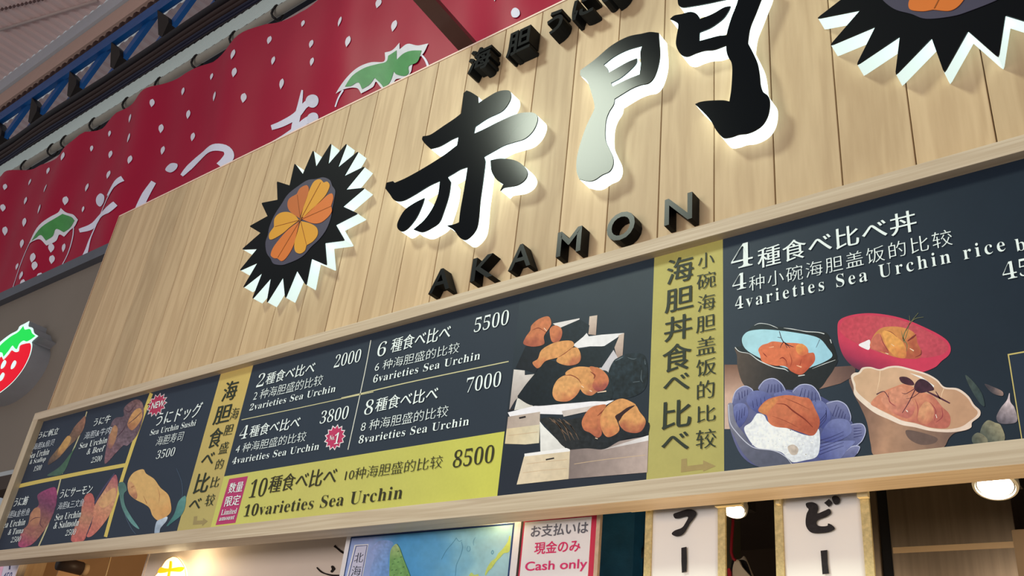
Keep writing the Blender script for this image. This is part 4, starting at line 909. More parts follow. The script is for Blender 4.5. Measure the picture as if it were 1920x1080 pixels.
# blue flower bowl
X = S9
BL1, BL2, BL3 = (110, 116, 176), (70, 78, 150), (56, 58, 104)
pic('flower_bowl', [(50, 650), (76, 640), (160, 600), (300, 570), (440, 560), (620, 600), (800, 740), (850, 900), (840, 950), (800, 985), (440, 1040), (250, 1035), (130, 960), (60, 790)], X, G(X, (100, 700), (800, 900), (96, 98, 140), (70, 76, 136), (80, 86, 130), n=.08, s=14), P)
pets = [[(75, 640), (95, 570), (150, 536), (200, 560), (196, 600), (130, 652)], [(235, 555), (270, 505), (330, 490), (380, 525), (402, 572), (320, 600)], [(445, 575), (490, 530), (560, 532), (605, 580), (620, 632), (540, 640)], [(652, 645), (720, 627), (775, 655), (802, 720), (798, 752), (720, 740)], [(800, 775), (868, 768), (893, 810), (870, 872), (830, 905), (780, 850)], [(730, 986), (800, 912), (856, 908), (842, 950), (800, 982)]]
for lp in pets: pic('flower_petal', lp, X, G(X, lp[1], lp[-1], (118, 122, 168), (84, 90, 140), n=.08), P)
for lp in pets: lines('petal_rim', [(lp[:-1], [2]+[5]*(len(lp)-3)+[2])], X, (172, 176, 206), P)
pins = [[(80, 740), (85, 660), (130, 640), (165, 660), (170, 720), (120, 790)], [(165, 640), (180, 580), (230, 563), (290, 580), (320, 620), (240, 700)], [(330, 590), (390, 566), (440, 575), (470, 610), (400, 640)], [(560, 640), (620, 626), (665, 670), (680, 735), (640, 800), (600, 760)], [(640, 790), (690, 742), (770, 740), (803, 775), (800, 830), (700, 880), (620, 860)], [(600, 900), (700, 880), (800, 870), (830, 880), (780, 930), (730, 985), (640, 988), (590, 960)]]
for lp in pins: pic('flower_petal', lp, X, G(X, lp[1], lp[-1], (108, 116, 172), (66, 74, 140), n=.08), P)
lines('petal_line', [([(290+i*22, 575), (300+i*18, 525)], [4, 2]) for i in range(5)] + [([(490+i*24, 600+i*8), (505+i*20, 548+i*7)], [4, 2]) for i in range(5)] + [([(690+i*18, 720+i*4), (715+i*14, 650+i*14)], [4, 2]) for i in range(5)] + [([(820, 850-i*18), (872-i*2, 840-i*16)], [4, 2]) for i in range(4)] + [([(120+i*16, 620-i*10), (115+i*18, 575-i*6)], [4, 2]) for i in range(4)] +
      [([(610, 870+i*22), (680, 850+i*20), (760, 815+i*22)], [5, 4, 2]) for i in range(5)] + [([(610, 790-i*20), (650, 740-i*18), (650, 700-i*16)], [4, 4, 2]) for i in range(3)] + [([(100+i*16, 760-i*14), (104+i*16, 690-i*8)], [4, 2]) for i in range(4)] + [([(205+i*24, 670-i*10), (200+i*24, 625-i*8)], [4, 2]) for i in range(4)], X, (46, 48, 96), P)
pic('rice', [(148, 792), (190, 758), (215, 720), (232, 704), (270, 715), (300, 760), (400, 790), (500, 830), (570, 840), (606, 800), (613, 900), (592, 970), (520, 992), (440, 1002), (380, 945), (300, 925), (220, 912), (170, 852)], X, G(X, (250, 740), (480, 1000), (226, 228, 236), (232, 234, 240), (206, 210, 222), n=.12, s=4), P)
random.seed(3)
lines('rice_grain', [([(x, y), (x+random.uniform(-14, 14), y+random.uniform(-10, 10))], [4, 3]) for x, y in [(random.uniform(190, 580), random.uniform(800, 960)) for _ in range(70)] if y > 780 + abs(x-400)*.1 and x < 590 and y < 900 + (x-190)*.2], X, (244, 246, 250), P)
lines('rice_gap', [([(x, y), (x+random.uniform(-8, 8), y+random.uniform(-5, 5))], [3, 1]) for x, y in [(random.uniform(200, 580), random.uniform(810, 950)) for _ in range(26)] if y < 890 + (x-190)*.2], X, (150, 150, 166), P)
pic('sauce_spot', [(415, 910), (450, 895), (480, 920), (470, 955), (435, 955)], X, flat((186, 170, 160), .2), P)
roe(X, (330, 600), (480, 830), (200, 106, 66), (176, 80, 50), P, [(235, 690), (255, 650), (300, 615), (370, 596), (430, 592), (500, 604), (550, 615), (585, 680), (611, 740), (606, 790), (570, 840), (500, 822), (420, 796), (340, 786), (300, 760), (285, 716)], n=.16)
roe(X, (260, 640), (330, 700), (206, 126, 66), (190, 100, 58), P, [(240, 690), (260, 650), (310, 618), (370, 600), (345, 640), (310, 680), (285, 712)])
lines('roe_crease', [([(345, 645), (400, 650), (450, 690), (520, 740), (570, 790)], [2, 6, 10, 8, 3]), ([(400, 612), (470, 640), (550, 680)], [1, 4, 1]), ([(320, 720), (400, 750), (480, 790)], [1, 3, 1])], X, (118, 46, 34), P)
pic('bowl_front', [(48, 650), (76, 644), (86, 720), (110, 780), (150, 830), (180, 880), (222, 918), (330, 932), (400, 968), (440, 1014), (340, 1030), (250, 1036), (180, 990), (130, 930), (90, 850), (56, 780)], X, G(X, (60, 700), (400, 1020), (128, 128, 150), (92, 94, 116), (78, 82, 104), n=.08, s=12), P)
lines('front_rim', [([(52, 650), (62, 760), (110, 830), (170, 890), (222, 918), (330, 932), (400, 968), (440, 1014)], [6, 5, 6, 6, 5, 6, 5, 3])], X, (176, 178, 196), P)

# snack photographs
LAY[0] = 0
P = snack; X = S1
pic('green_leaf', [(330, 562), (420, 500), (500, 400), (535, 350), (500, 420), (440, 548), (350, 568)], X, G(X, (340, 560), (500, 400), (66, 96, 84), (70, 110, 84), n=.1), P)
pic('scallop_sushi', [(335, 490), (345, 450), (380, 405), (430, 345), (490, 275), (520, 225), (560, 180), (597, 150), (585, 235), (535, 310), (480, 362), (420, 432), (365, 475)], X, G(X, (350, 470), (580, 180), (90, 74, 68), (150, 116, 80), (116, 90, 76), (150, 104, 84), n=.18, s=4), P, 2)
roe(X, (420, 320), (450, 420), (196, 150, 82), (160, 110, 70), P, [(400, 420), (420, 360), (470, 290), (496, 300), (480, 350), (430, 415)])
pic('tuna_sushi', [(130, 1058), (150, 960), (195, 905), (215, 825), (270, 770), (262, 702), (330, 660), (390, 652), (395, 750), (360, 860), (300, 960), (215, 1050)], X, G(X, (360, 660), (150, 1060), (160, 64, 116), (120, 66, 96), (150, 100, 88), (160, 104, 92), (168, 66, 112), n=.18, s=4), P, 2)
roe(X, (240, 800), (240, 960), (180, 124, 92), (156, 96, 90), P, [(200, 930), (205, 870), (235, 800), (275, 790), (282, 850), (262, 920), (225, 965)])
lines('roe_crease', [([(205, 890), (240, 862), (280, 858)], [2, 5, 2]), ([(290, 860), (280, 900), (300, 930)], [2, 6, 2])], X, (84, 52, 66), P)
pic('salmon_sushi', [(498, 1022), (520, 930), (560, 850), (575, 760), (600, 700), (640, 690), (660, 740), (652, 850), (612, 960), (580, 1022)], X, G(X, (620, 700), (540, 1020), (190, 96, 92), (184, 128, 100), (196, 100, 96), n=.14, s=4), P, 2)
pic('salmon_sushi', [(606, 988), (640, 900), (660, 780), (720, 680), (800, 560), (822, 600), (815, 700), (770, 830), (700, 930), (640, 988)], X, G(X, (810, 580), (630, 980), (170, 92, 104), (200, 150, 108), (200, 128, 100), (196, 106, 98), n=.14, s=4), P, 2)
roe(X, (740, 680), (700, 860), (206, 156, 104), (194, 112, 96), P, [(690, 760), (740, 690), (800, 650), (806, 700), (770, 760), (720, 790)])
lines('garnish', [([(660, 760), (720, 660), (800, 550)], [10, 12, 8]), ([(600, 985), (620, 940), (652, 850)], [2, 5, 2])], X, (70, 66, 92), P)
X = S2
pic('beef_sushi', [(-12, 590), (0, 470), (30, 330), (60, 290), (110, 280), (112, 230), (150, 190), (200, 170), (236, 200), (240, 280), (200, 400), (135, 472), (110, 470), (60, 520)], X, G(X, (0, 520), (220, 200), (128, 90, 100), (112, 92, 104), (96, 76, 88), (130, 96, 98), n=.25, s=3.5), P, 2)
roe(X, (200, 220), (150, 370), (196, 142, 84), (166, 108, 74), P, [(136, 340), (150, 290), (185, 240), (222, 230), (232, 280), (205, 335), (165, 372)])
roe(X, (40, 340), (10, 480), (172, 124, 88), (136, 92, 84), P, [(10, 480), (20, 400), (50, 340), (72, 360), (60, 430), (30, 490)])
lines('beef_line', [([(140, 330), (190, 290), (228, 250)], [2, 5, 2]), ([(60, 420), (100, 380), (130, 330)], [2, 6, 2]), ([(120, 240), (150, 250), (190, 200)], [3, 7, 2])], X, (72, 50, 62), P)
lines('plate_rim', [([(95, 800), (120, 920), (160, 1010), (190, 1050)], [3, 4, 4, 3]), ([(455, 620), (492, 720), (490, 830), (450, 930), (400, 1000)], [2, 3, 3, 3, 2])], X, (72, 88, 108), P)
pic('green_leaf', [(76, 722), (112, 712), (132, 758), (112, 790), (120, 860), (160, 935), (214, 1016), (160, 980), (105, 890), (84, 800)], X, G(X, (90, 730), (200, 1000), (74, 110, 104), (96, 150, 150), n=.08), P)
pic('green_leaf', [(515, 800), (470, 835), (440, 920), (390, 998), (440, 965), (488, 925), (512, 870)], X, G(X, (500, 810), (420, 980), (86, 140, 138), (58, 112, 112), n=.08), P)
roe(X, (180, 660), (400, 940), (212, 168, 98), (206, 150, 84), P, [(136, 740), (145, 690), (180, 645), (237, 626), (258, 655), (310, 690), (350, 745), (400, 790), (418, 845), (420, 900), (390, 935), (340, 962), (300, 930), (280, 880), (240, 850), (190, 825), (150, 790)], n=.08)
roe(X, (150, 700), (170, 800), (204, 150, 100), (168, 112, 84), P, [(136, 740), (150, 705), (180, 730), (200, 790), (190, 822), (152, 790)])
lines('roe_crease', [([(160, 745), (180, 735)], [7, 4]), ([(240, 800), (262, 850)], [2, 5]), ([(330, 740), (345, 790), (340, 850)], [1, 3, 1])], X, (150, 100, 70), P)
pic('rice_tail', [(325, 970), (360, 950), (396, 936), (390, 965), (352, 1010), (342, 1044), (312, 1046)], X, G(X, (390, 940), (320, 1040), (186, 200, 216), (140, 158, 182), n=.1), P)

# ================================================================ under the menu board
zu = zl0_                                            # underside of the bottom rail
m_int = mat('dark_brown_interior', S(66, 56, 52), .8, var=.1)
props(box('ceiling', -5.4, 1.6, .06, 2.2, zu+.42, zu+.5, m_int), kind='structure')
props(box('wall_back', -5.4, 1.6, 2.1, 2.2, 0, zu+.42, m_int), kind='structure')
props(box('wall_left', -5.4, -5.3, .38, 2.1, 0, zu+.42, mat('tan_interior', S(176, 136, 96), .8)), kind='structure')
props(box('wall_right', 1.5, 1.6, .06, 2.1, 0, zu+.42, m_int), kind='structure')
def sheet_rect(name, Cf, TL, TR, y, drop, m, parent=None, th=.006):
    a, b = at(*Cf(TL), y), at(*Cf(TR), y); zt = (a.z+b.z)/2
    return box(name, a.x, b.x, y, y+th, zt-drop, zt, m, parent), a.x, b.x, zt
m_paper = mat('white_card', S(248, 244, 246), .5, var=.02)

# white partition with brush writing and the lit emblem
py = .26
m_part = mat('cream_partition', S(226, 208, 194), .5, var=.03)
xa = at(283, 1033, py).x; xb = at(1010, 980, py).x
part = empty('partition_panel', ((xa+xb)/2, py, zu-.3), 'cream partition board with black brush strokes, left of the island map', 'panel')
box('board', xa, xb, py, py+.03, zu-.9, zu+.41, m_part, part)
box('edge_strip', xa-.012, xa, py-.004, py+.034, zu-.9, zu+.41, mat('pale_edge', S(226, 206, 190), .5), part)
strokes('brush_stroke', [([(1335, 505), (1380, 545), (1450, 600), (1530, 640)], [40, 26, 34, 20])], M2, (30, 22, 22), py-.002, part)
strokes('brush_stroke', [([(1070, 830), (1130, 890), (1200, 925), (1310, 950), (1420, 950)], [20, 28, 22, 26, 20])], M2, (30, 22, 22), py-.002, part)
patch('brush_dot', [(1285, 815), (1315, 805), (1350, 850), (1330, 880), (1300, 910), (1275, 890), (1295, 860)], M2, flat((30, 22, 22)), py-.002, part, step=2)
egg = [(985, 500), (1040, 515), (1085, 570), (1118, 640), (1130, 740), (1110, 860), (1040, 940), (950, 960), (850, 930), (790, 850), (775, 740), (815, 680), (860, 610), (910, 540)]
em_ = empty('lit_emblem', at(*M1((960, 700)), py), 'glowing egg shaped emblem with a yellow cross stroke on the cream partition', 'lit sign')
prism('egg_lamp', [plane_loop(egg, M1, py-.012)], py-.012, py-.002, mat('warm_lamp_face', S(255, 244, 214), .4, emit=S(255, 232, 180), estr=1.5, var=.02), em_)
strokes('ring_line', [(egg + egg[:1], 7)], M1, (196, 150, 78), py-.0135, em_)
mk = mat('yellow_mark', S(250, 190, 20), .5, emit=S(255, 190, 20), estr=.75, var=.04)
prism('yellow_bar', [plane_loop([(820, 682), (850, 626), (900, 634), (960, 636), (1060, 620), (1105, 622), (1100, 650), (1062, 672), (960, 668), (880, 684)], M1, py-.014)], py-.017, py-.0125, mk, em_)
prism('yellow_stem', [plane_loop([(955, 556), (972, 556), (972, 620), (958, 670), (940, 760), (900, 860), (880, 850), (920, 740), (938, 660), (946, 610)], M1, py-.014)], py-.0165, py-.0125, mk, em_)
light('emblem_glow', 'POINT', at(330, 1048, .14), 1.6, (1.0, .80, .48), shadow_soft_size=.05)

# map of the northern island
my = .12
mp = empty('island_map', at(810, 985, my), 'blue map poster of a green northern island in a white border', 'map')
_, mx0, mx1, mzt = sheet_rect('sheet', M3, (62, 318), (1805, 152), my, .75, m_paper, mp)
i0, i1 = at(*M3((105, 378)), my), at(*M3((1718, 228)), my); mz = (i0.z+i1.z)/2
def pix(x, z, y):
    v = Vector((x, y+DIST, z-EYE)); d = v.dot(FW); return (960 + FPX*v.dot(RT)/d, 540 - FPX*v.dot(UP)/d)
def rect_px(x0, x1, z0, z1, y): return [p + (1,) for p in (pix(x0, z0, y), pix(x1, z0, y), pix(x1, z1, y), pix(x0, z1, y))]
sea = lg((690, 1040), (950, 1010), (150, 172, 228), (70, 160, 220), (88, 170, 220), (150, 208, 222), (160, 204, 216), n=.06, s=16, warp=.1)
patch('sea_border', rect_px(i0.x-.006, i1.x+.006, mz-.66, mz+.006, my-.0004), ID, flat((40, 66, 120)), my-.0004, mp, step=20, smooth=False)
patch('sea', rect_px(i0.x, i1.x, mz-.655, mz, my-.0008), ID, sea, my-.0008, mp, step=5, smooth=False)
patch('coast_shallows', [(330, 560), (300, 480), (370, 400), (470, 390), (520, 420), (490, 480), (470, 600), (470, 760), (300, 760), (290, 680)], M3, lg(M3((300, 500)), M3((480, 600)), (150, 170, 226), (110, 160, 224), n=.12, s=5), my-.0011, mp)
patch('island', [(555, 425), (585, 470), (610, 540), (640, 620), (665, 680), (695, 760), (740, 900), (560, 960), (480, 900), (480, 700), (484, 580), (490, 500), (515, 450)], M3, lg(M3((540, 430)), M3((560, 760)), (176, 196, 130), (120, 176, 96), (116, 172, 92), n=.12, s=5), my-.0014, mp)
strokes('island_coast', [([(555, 425), (585, 470), (610, 540), (640, 620), (665, 680), (695, 760)], 5)], M3, (60, 110, 84), my-.0017, mp)
strokes('hill_mark', [([(x, y), (x+16, y-6)], 5) for x, y in ((525, 580), (590, 560), (505, 630), (560, 610), (615, 660), (540, 690), (500, 690), (590, 720), (560, 505), (520, 740), (650, 740))], M3, (48, 96, 60), my-.0017, mp)
patch('island_chain', [(1680, 345), (1692, 350), (1686, 480), (1665, 512), (1625, 520), (1590, 560), (1550, 600), (1510, 660), (1470, 700), (1445, 740), (1436, 728), (1460, 660), (1500, 600), (1540, 570), (1570, 520), (1610, 480), (1640, 440), (1665, 400)], M3, lg(M3((1680, 350)), M3((1450, 730)), (206, 222, 90), (196, 216, 96), n=.05), my-.0014, mp)
patch('island_point', [(1275, 745), (1300, 712), (1330, 735), (1370, 730), (1360, 790), (1250, 800)], M3, flat((190, 214, 110)), my-.0014, mp)
strokes('sea_line', [([(1000, 580), (1050, 490), (1110, 420), (1150, 365)], 4), ([(1150, 365), (1175, 400), (1205, 390)], 4), ([(1200, 405), (1212, 470), (1180, 570), (1150, 640), (1140, 745)], 4), ([(1270, 445), (1255, 480), (1270, 502), (1290, 480), (1280, 448)], 4), ([(1340, 360), (1320, 400), (1325, 440)], 3), ([(1510, 490), (1500, 515), (1512, 528), (1522, 505), (1512, 488)], 6)], M3, (84, 140, 168), my-.0014, mp)
patch('title_box_border', [p + (1,) for p in ((132, 436), (272, 426), (205, 800), (40, 800))], M3, flat((232, 232, 244)), my-.0014, mp, step=8, smooth=False)
patch('title_box_line', [p + (1,) for p in ((144, 446), (262, 437), (196, 800), (56, 800))], M3, flat((70, 84, 150)), my-.0016, mp, step=8, smooth=False)
patch('title_box', [p + (1,) for p in ((151, 453), (254, 444), (189, 800), (64, 800))], M3, flat((206, 206, 232)), my-.0018, mp, step=8, smooth=False)
for s_, BL, BR, TL in (('北', (122, 618), (212, 606), (142, 520)), ('海', (92, 752), (188, 740), (112, 650))):
    text('title_text', s_, M3, BL, BR, TL, (50, 56, 70), my-.0024, mp, 'cjk')

# cash only notice
cyp = .11
cs = empty('cash_notice', at(1050, 975, cyp), 'white and red Cash only notice hung right of the island map', 'sign')
_, c0, c1, czt = sheet_rect('sheet', L3, (64, 767), (456, 731), cyp, .62, mat('red_border', S(214, 52, 84), .5, var=.04), cs)
box('card', c0+.006, c1-.018, cyp-.001, cyp, czt-.62, czt-.016, m_paper, cs)
box('edge_strip', c1, c1+.012, cyp-.002, cyp+.01, czt-.62, czt, mat('worn_cream_edge', S(214, 186, 160), .7, var=.3, scale=60), cs)
for s_, BL, BR, TL, colr in (('お支払いは', (98, 872), (404, 856), (106, 808), (96, 96, 106)), ('現金のみ', (116, 966), (362, 950), (122, 900), (204, 44, 98)), ('Cash only', (66, 1068), (398, 1054), (70, 1004), (204, 56, 108))):
    text('notice_text', s_, L3, BL, BR, TL, colr, cyp-.0024, cs, 'gothic')
box('hanger', c0-.01, c0-.002, cyp+.004, cyp+.02, czt-.62, zu+.1, mat('dark_frame', S(60, 48, 40), .5), cs)

# blue steel column and the pipe beside it
m_col = mat('chipped_blue_paint', S(52, 124, 176), .5, var=.45, scale=14, bump=.6, detail=8)
ya = .55
ca, cb = at(1126, 965, ya).x, at(1191, 955, ya).x
col_ = empty('steel_column', ((ca+cb)/2, ya, 0), 'chipped dark blue steel column between the cash notice and the white hanging cloth', 'column')
box('shaft', ca, cb, ya, ya+.16, 0, zu+.42, m_col, col_)
box('flange', ca-.012, ca, ya-.02, ya+.18, 0, zu+.42, mat('rusty_flange', S(120, 108, 88), .7, var=.5, scale=30), col_)
pa = at(1206, 1000, .62)
pp_ = empty('wall_pipe', (pa.x+.03, .66, zu-.2), 'grey blue pipe with a flange, right beside the dark blue column', 'pipe')
m_pipe = mat('grey_blue_pipe', S(88, 100, 108), .5, var=.25, scale=12)
tube('pipe', [(pa.x+.03, .66, 0), (pa.x+.03, .66, zu+.10)], .055, m_pipe, pp_, n=20)
tube('pipe_cap', [(pa.x+.03, .66, zu+.02), (pa.x+.03, .66, zu+.05)], .066, m_pipe, pp_, n=20)

# hanging white cloths with brush writing
hy = .10
m_cloth = mat('white_cloth', S(248, 244, 240), .75, var=.025, scale=6, bump=.03)
m_bat = mat('pale_batten', S(236, 216, 168), .55, var=.05)
m_gold = mat('gold_flecked_edge', S(206, 186, 132), .5, var=.5, scale=120)
def cloth(label, Cf, TL, TR, bat, marks):
    r = empty('hanging_cloth', at(*Cf(((TL[0]+TR[0])/2, TL[1])), hy), label, 'hanging sign', 'hanging cloths')
    a, b = at(*Cf(TL), hy), at(*Cf(TR), hy); zt = zu+.03
    nx, nz = 16, 14; V = []; F = []
    for i in range(nx+1):
        for j in range(nz+1):
            x = a.x + (b.x-a.x)*i/nx; z = zt - .72*j/nz
            V.append((x, hy + .004*math.sin(6*i/nx+1)*j/nz, z))
    for i in range(nx):
        for j in range(nz): k = i*(nz+1)+j; F.append((k, k+1, k+nz+2, k+nz+1))
    o = make('cloth', V, F, m_cloth, r, smooth=True)
    so = o.modifiers.new('thickness', 'SOLIDIFY'); so.thickness = .002; so.offset = -1
    w_ = .020
    box('edge_band', a.x-w_, a.x, hy-.004, hy+.004, zt-.72, zt, m_gold, r); box('edge_band', b.x, b.x+w_, hy-.004, hy+.004, zt-.72, zt, m_gold, r)
    p, q = at(*Cf(bat[0]), hy-.015), at(*Cf(bat[1]), hy-.015)
    box('batten', p.x, a.x, hy-.022, hy-.006, p.z, zt+.03, m_bat, r); box('batten', b.x, q.x, hy-.022, hy-.006, q.z, zt+.03, m_bat, r)
    for nm, lp, sm_ in marks:
        patch(nm, lp, Cf, flat((40, 36, 38), .2, 3), hy-.0065, r, step=3, smooth=sm_)
cloth('white hanging cloth with the first brush characters, left of the first round lamp', L3, (752, 705), (1100, 682), ((628, 736), (1226, 702)),
      [('brush_character', [(860, 750), (890, 738), (935, 724), (965, 727), (982, 745), (970, 772), (945, 805), (925, 840), (905, 862), (875, 869), (851, 856), (866, 838), (905, 822), (925, 795), (938, 768), (925, 762), (890, 772), (868, 772)], True),
       ('brush_stroke', [(902, 930), (930, 924), (932, 1000), (930, 1056), (905, 1063), (902, 1000)], False)])
cloth('white hanging cloth with a dotted brush character, left of the steel cabinet', L4, (76, 655), (488, 622), ((46, 700), (536, 660)),
      [('brush_character', [(203, 692), (235, 686), (260, 698), (268, 720), (262, 746), (300, 732), (326, 722), (336, 745), (310, 765), (275, 778), (260, 790), (262, 808), (285, 815), (316, 812), (320, 800), (340, 808), (356, 828), (325, 846), (270, 853), (230, 848), (206, 822), (200, 790), (205, 750), (216, 725), (205, 712)], True),
       ('brush_dot', [(299, 690), (325, 669), (343, 690), (325, 713)], False), ('brush_dot', [(340, 664), (360, 651), (383, 668), (378, 692), (355, 698)], True),
       ('brush_stroke', [(280, 945), (316, 941), (318, 1010), (325, 1066), (290, 1071), (285, 1010)], False)])

# unseen warm strip light added below the view, shining up between the rail and the cloths
light('low_warm_fill', 'AREA', (-.62, .03, EYE+.10), 4.2, (1.0, .70, .36), shape='RECTANGLE', size=1.7, size_y=.05, target=(-.62, .04, EYE+2))

# round lamps under the rail
def lamp(px, py_, y, r, label, tilt=25):
    c = at(px, py_, y)
    n = Vector((0, -math.sin(math.radians(tilt)), -math.cos(math.radians(tilt)))); q_ = n.to_track_quat('Z', 'Y')
    root = empty('round_lamp', c, label, 'lamp', 'round lamps')
    def lathe(name, prof, m, smooth=True, seg=40):
        V = []; F = []
        for rr, h in prof:
            for k in range(seg):
                a = 2*math.pi*k/seg; V.append(c + q_ @ Vector((rr*math.cos(a), rr*math.sin(a), h)))
        for i in range(len(prof)-1):
            for k in range(seg): F.append((i*seg+k, i*seg+(k+1) % seg, (i+1)*seg+(k+1) % seg, (i+1)*seg+k))
        F.append(tuple(range(seg))); F.append(tuple((len(prof)-1)*seg+k for k in range(seg)))
        o = make(name, V, F, m, root, smooth=False)
        bm = bmesh.new(); bm.from_mesh(o.data); bmesh.ops.recalc_face_normals(bm, faces=bm.faces); bm.to_mesh(o.data); bm.free(); return o
    lathe('housing', [(r*.9, -.05), (r*.98, -.02), (r*1.0, -.004)], mat('lamp_housing', S(210, 204, 190), .4))
    lathe('trim_ring', [(r*.93, -.012), (r*1.12, -.008), (r*1.14, .002), (r*1.10, .010), (r*.97, .012), (r*.93, .006)], mat('lamp_ring', S(226, 218, 200), .35, metal=.2))
    lathe('groove', [(r*.93, .002), (r*.93, .007), (r*.84, .007)], mat('lamp_groove', S(60, 56, 52), .5))
    lathe('lens', [(r*.86, .004), (r*.86, .0085), (r*.76, .0105)], mat('lamp_lens', S(255, 250, 240), .3, emit=(1.0, .86, .66, 1), estr=16, var=.01))
    box('bracket', c.x+r*.5, c.x+r*1.05, c.y+.03, c.y+.06, c.z, zu+.41, mat('black_bracket', S(34, 30, 28), .5), root)
lamp(1377, 951, .19, .031, 'small round lamp between the two hanging cloths, under the menu board')
lamp(1866, 906, .19, .042, 'larger round lamp over the stainless steel cabinet at the far right')
light('rail_strip_light', 'POINT', at(935, 958, .085), .35, (1.0, .80, .42), shadow_soft_size=.02)

# stainless steel cabinet
fy = .62
m_ss = mat('brushed_steel', S(176, 152, 122), .34, metal=.8, var=.3, scale=10, stretch=(6, 6, .25))
f0, f1 = at(1665, 960, fy).x, at(1896, 945, fy).x
cab_ = empty('steel_cabinet', ((f0+f1)/2, fy, 0), 'tall brushed stainless steel cabinet behind the larger round lamp', 'cabinet')
box('door_panel', f0, f1, fy, fy+.03, .2, zu+.30, m_ss, cab_, bevel=.003)
box('case', f0-.09, f1, fy+.03, fy+.6, 0, zu+.32, m_ss, cab_, bevel=.003)
box('side_post', f0-.10, f0-.03, fy, fy+.03, .2, zu+.30, m_ss, cab_, bevel=.003)
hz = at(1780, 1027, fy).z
box('reflection_band', f0+.004, f1-.004, fy-.0008, fy+.001, hz-.008, hz+.008, mat('painted_reflection', S(232, 196, 146), .5, metal=.5), cab_)  # reflected light on the door, painted as a thin lighter strip
box('door_gasket', f0-.03, f0-.002, fy+.01, fy+.03, .2, zu+.30, mat('black_gasket', S(26, 24, 22), .6), cab_)
# corner clutter right of the cabinet
kx = at(1906, 1060, .5).x
o = box('carton', kx, kx+.3, .5, .75, 0.9, at(1910, 992, .5).z, mat('brown_carton', S(150, 124, 92), .7, bump=.03), bevel=.004); props(o, 'brown carton at the lower right corner beside the steel cabinet', 'box')

# red cord and the pale cloth bag hanging from it
m_cord = mat('red_cord', S(150, 28, 40), .6)
cy2 = .5
cp_ = [at(*M5(p), cy2) for p in ((292, 430), (292, 560), (280, 700), (276, 840), (295, 900), (318, 920))]
props(tube('red_string', [v for v in cp_], .0045, m_cord, n=8), 'thin red cord hanging in the dark gap below the first round lamp', 'cord')
bag = empty('cloth_bag', at(*M5((380, 1000)), cy2), 'pale beige cloth bag with dark opening hanging in the gap between the cloths', 'bag')
m_bag = mat('beige_bag_cloth', S(208, 192, 168), .8, bump=.1, scale=20)
fr = [(285, 1150, 1), (290, 1000), (312, 920, 1), (345, 915), (380, 980), (430, 1040), (500, 1120), (520, 1180, 1), (300, 1200)]
prism('front_flap', [plane_loop(fr, M5, cy2+.01)], cy2+.01, cy2+.02, m_bag, bag)
prism('back_flap', [plane_loop([(345, 912, 1), (372, 905), (402, 876, 1), (430, 930), (470, 1030), (505, 1110), (460, 1100), (432, 1030), (420, 970), (385, 930)], M5, cy2+.05)], cy2+.05, cy2+.06, m_bag, bag)
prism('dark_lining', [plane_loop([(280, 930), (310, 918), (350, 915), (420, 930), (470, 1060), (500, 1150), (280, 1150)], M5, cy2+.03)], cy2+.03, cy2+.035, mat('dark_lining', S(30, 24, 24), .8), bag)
prism('red_tag', [plane_loop([(240, 1010, 1), (262, 1000, 1), (275, 1040, 1), (280, 1150, 1), (250, 1150, 1)], M5, cy2+.005)], cy2+.002, cy2+.008, mat('red_tag', S(170, 24, 40), .6), bag)
# grey post edge left in the gap
gx_ = at(*M5((210, 700)), .9)
props(box('door_post', gx_.x-.03, gx_.x+.03, .9, .96, 0, zu+.42, mat('olive_grey_post', S(96, 92, 76), .6)), 'olive grey upright post in the dark gap behind the red cord', 'post')

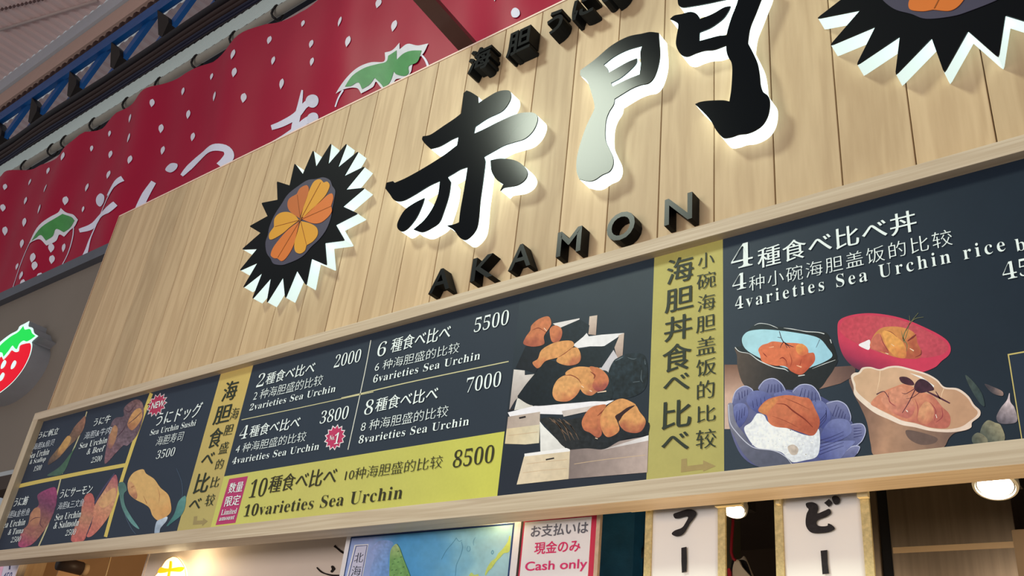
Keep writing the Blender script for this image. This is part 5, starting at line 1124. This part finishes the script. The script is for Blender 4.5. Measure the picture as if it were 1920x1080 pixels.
# far left: price card, post, roller
qy = .14
pc = empty('price_card', at(18, 1065, qy), 'white and pink price card at the bottom left corner under the menu board', 'sign')
a, b = at(-60, 1062, qy), at(37, 1054, qy)
box('card', a.x, b.x, qy, qy+.004, b.z-.35, b.z, mat('lilac_white_card', S(222, 216, 236), .5, var=.03), pc)
patch('pink_area', [(p[0], p[1], 1) for p in ((-300, 975), (40, 962), (10, 1090), (-360, 1100))], T7, flat((232, 168, 196), .06), qy-.0006, pc, step=4, smooth=False)
text('price_text', '450', T7, (8, 1140), (98, 1130), (24, 1050), (70, 74, 120), qy-.0012, pc, 'plain')
patch('brush_stroke', [(p[0], p[1], 1) for p in ((94, 952), (108, 950), (102, 1012), (88, 1016))], T7, flat((60, 60, 100)), qy-.0012, pc, step=3, smooth=False)
wx = at(46, 1052, .34)
props(box('wooden_post', wx.x-.05, wx.x+.05, .34, .44, 0, zu+.42, wood('tan_post_wood', S(206, 168, 118), S(176, 134, 86), 'Z')), 'tan wooden post at the lower left beside the price card', 'post')
bx0, bx1 = at(52, 1050, .6).x, at(106, 1045, .6).x
props(box('brown_screen', bx0, bx1, .6, .64, 0, zu+.40, mat('dark_brown_board', S(104, 88, 74), .7)), 'dark brown board between the wooden post and the black roller', 'board')
ra = at(110, 1056, .30); yb_ = .30
while pix(ra.x, ra.z, yb_)[0] < 152: yb_ += .005
rl2 = empty('blind_roller', (ra.x, (.30+yb_)/2, ra.z), 'dark brown roller tube with a tan blind under the left end of the menu board', 'blind')
tube('roller_tube', [ra, (ra.x, yb_, ra.z)], .034, mat('dark_brown_tube', S(62, 48, 42), .5), rl2, n=20)
tube('end_cap', [(ra.x, yb_, ra.z), (ra.x, yb_+.03, ra.z)], .03, mat('tan_end_cap', S(190, 158, 120), .6), rl2, n=20)
box('blind_cloth', ra.x-.004, ra.x+.004, .31, yb_, ra.z-1.1, ra.z-.03, mat('tan_blind', S(196, 152, 108), .7), rl2)
props(tube('pull_string', [at(211, 1030, .35), at(205, 1055, .35), at(197, 1085, .35)], .0022, mat('pale_string', S(220, 190, 140), .7), n=6), 'thin pale pull string left of the cream partition', 'string')
light('interior_lamp', 'POINT', (-3.9, .9, zu+.1), 20, (1.0, .74, .46), shadow_soft_size=.08)
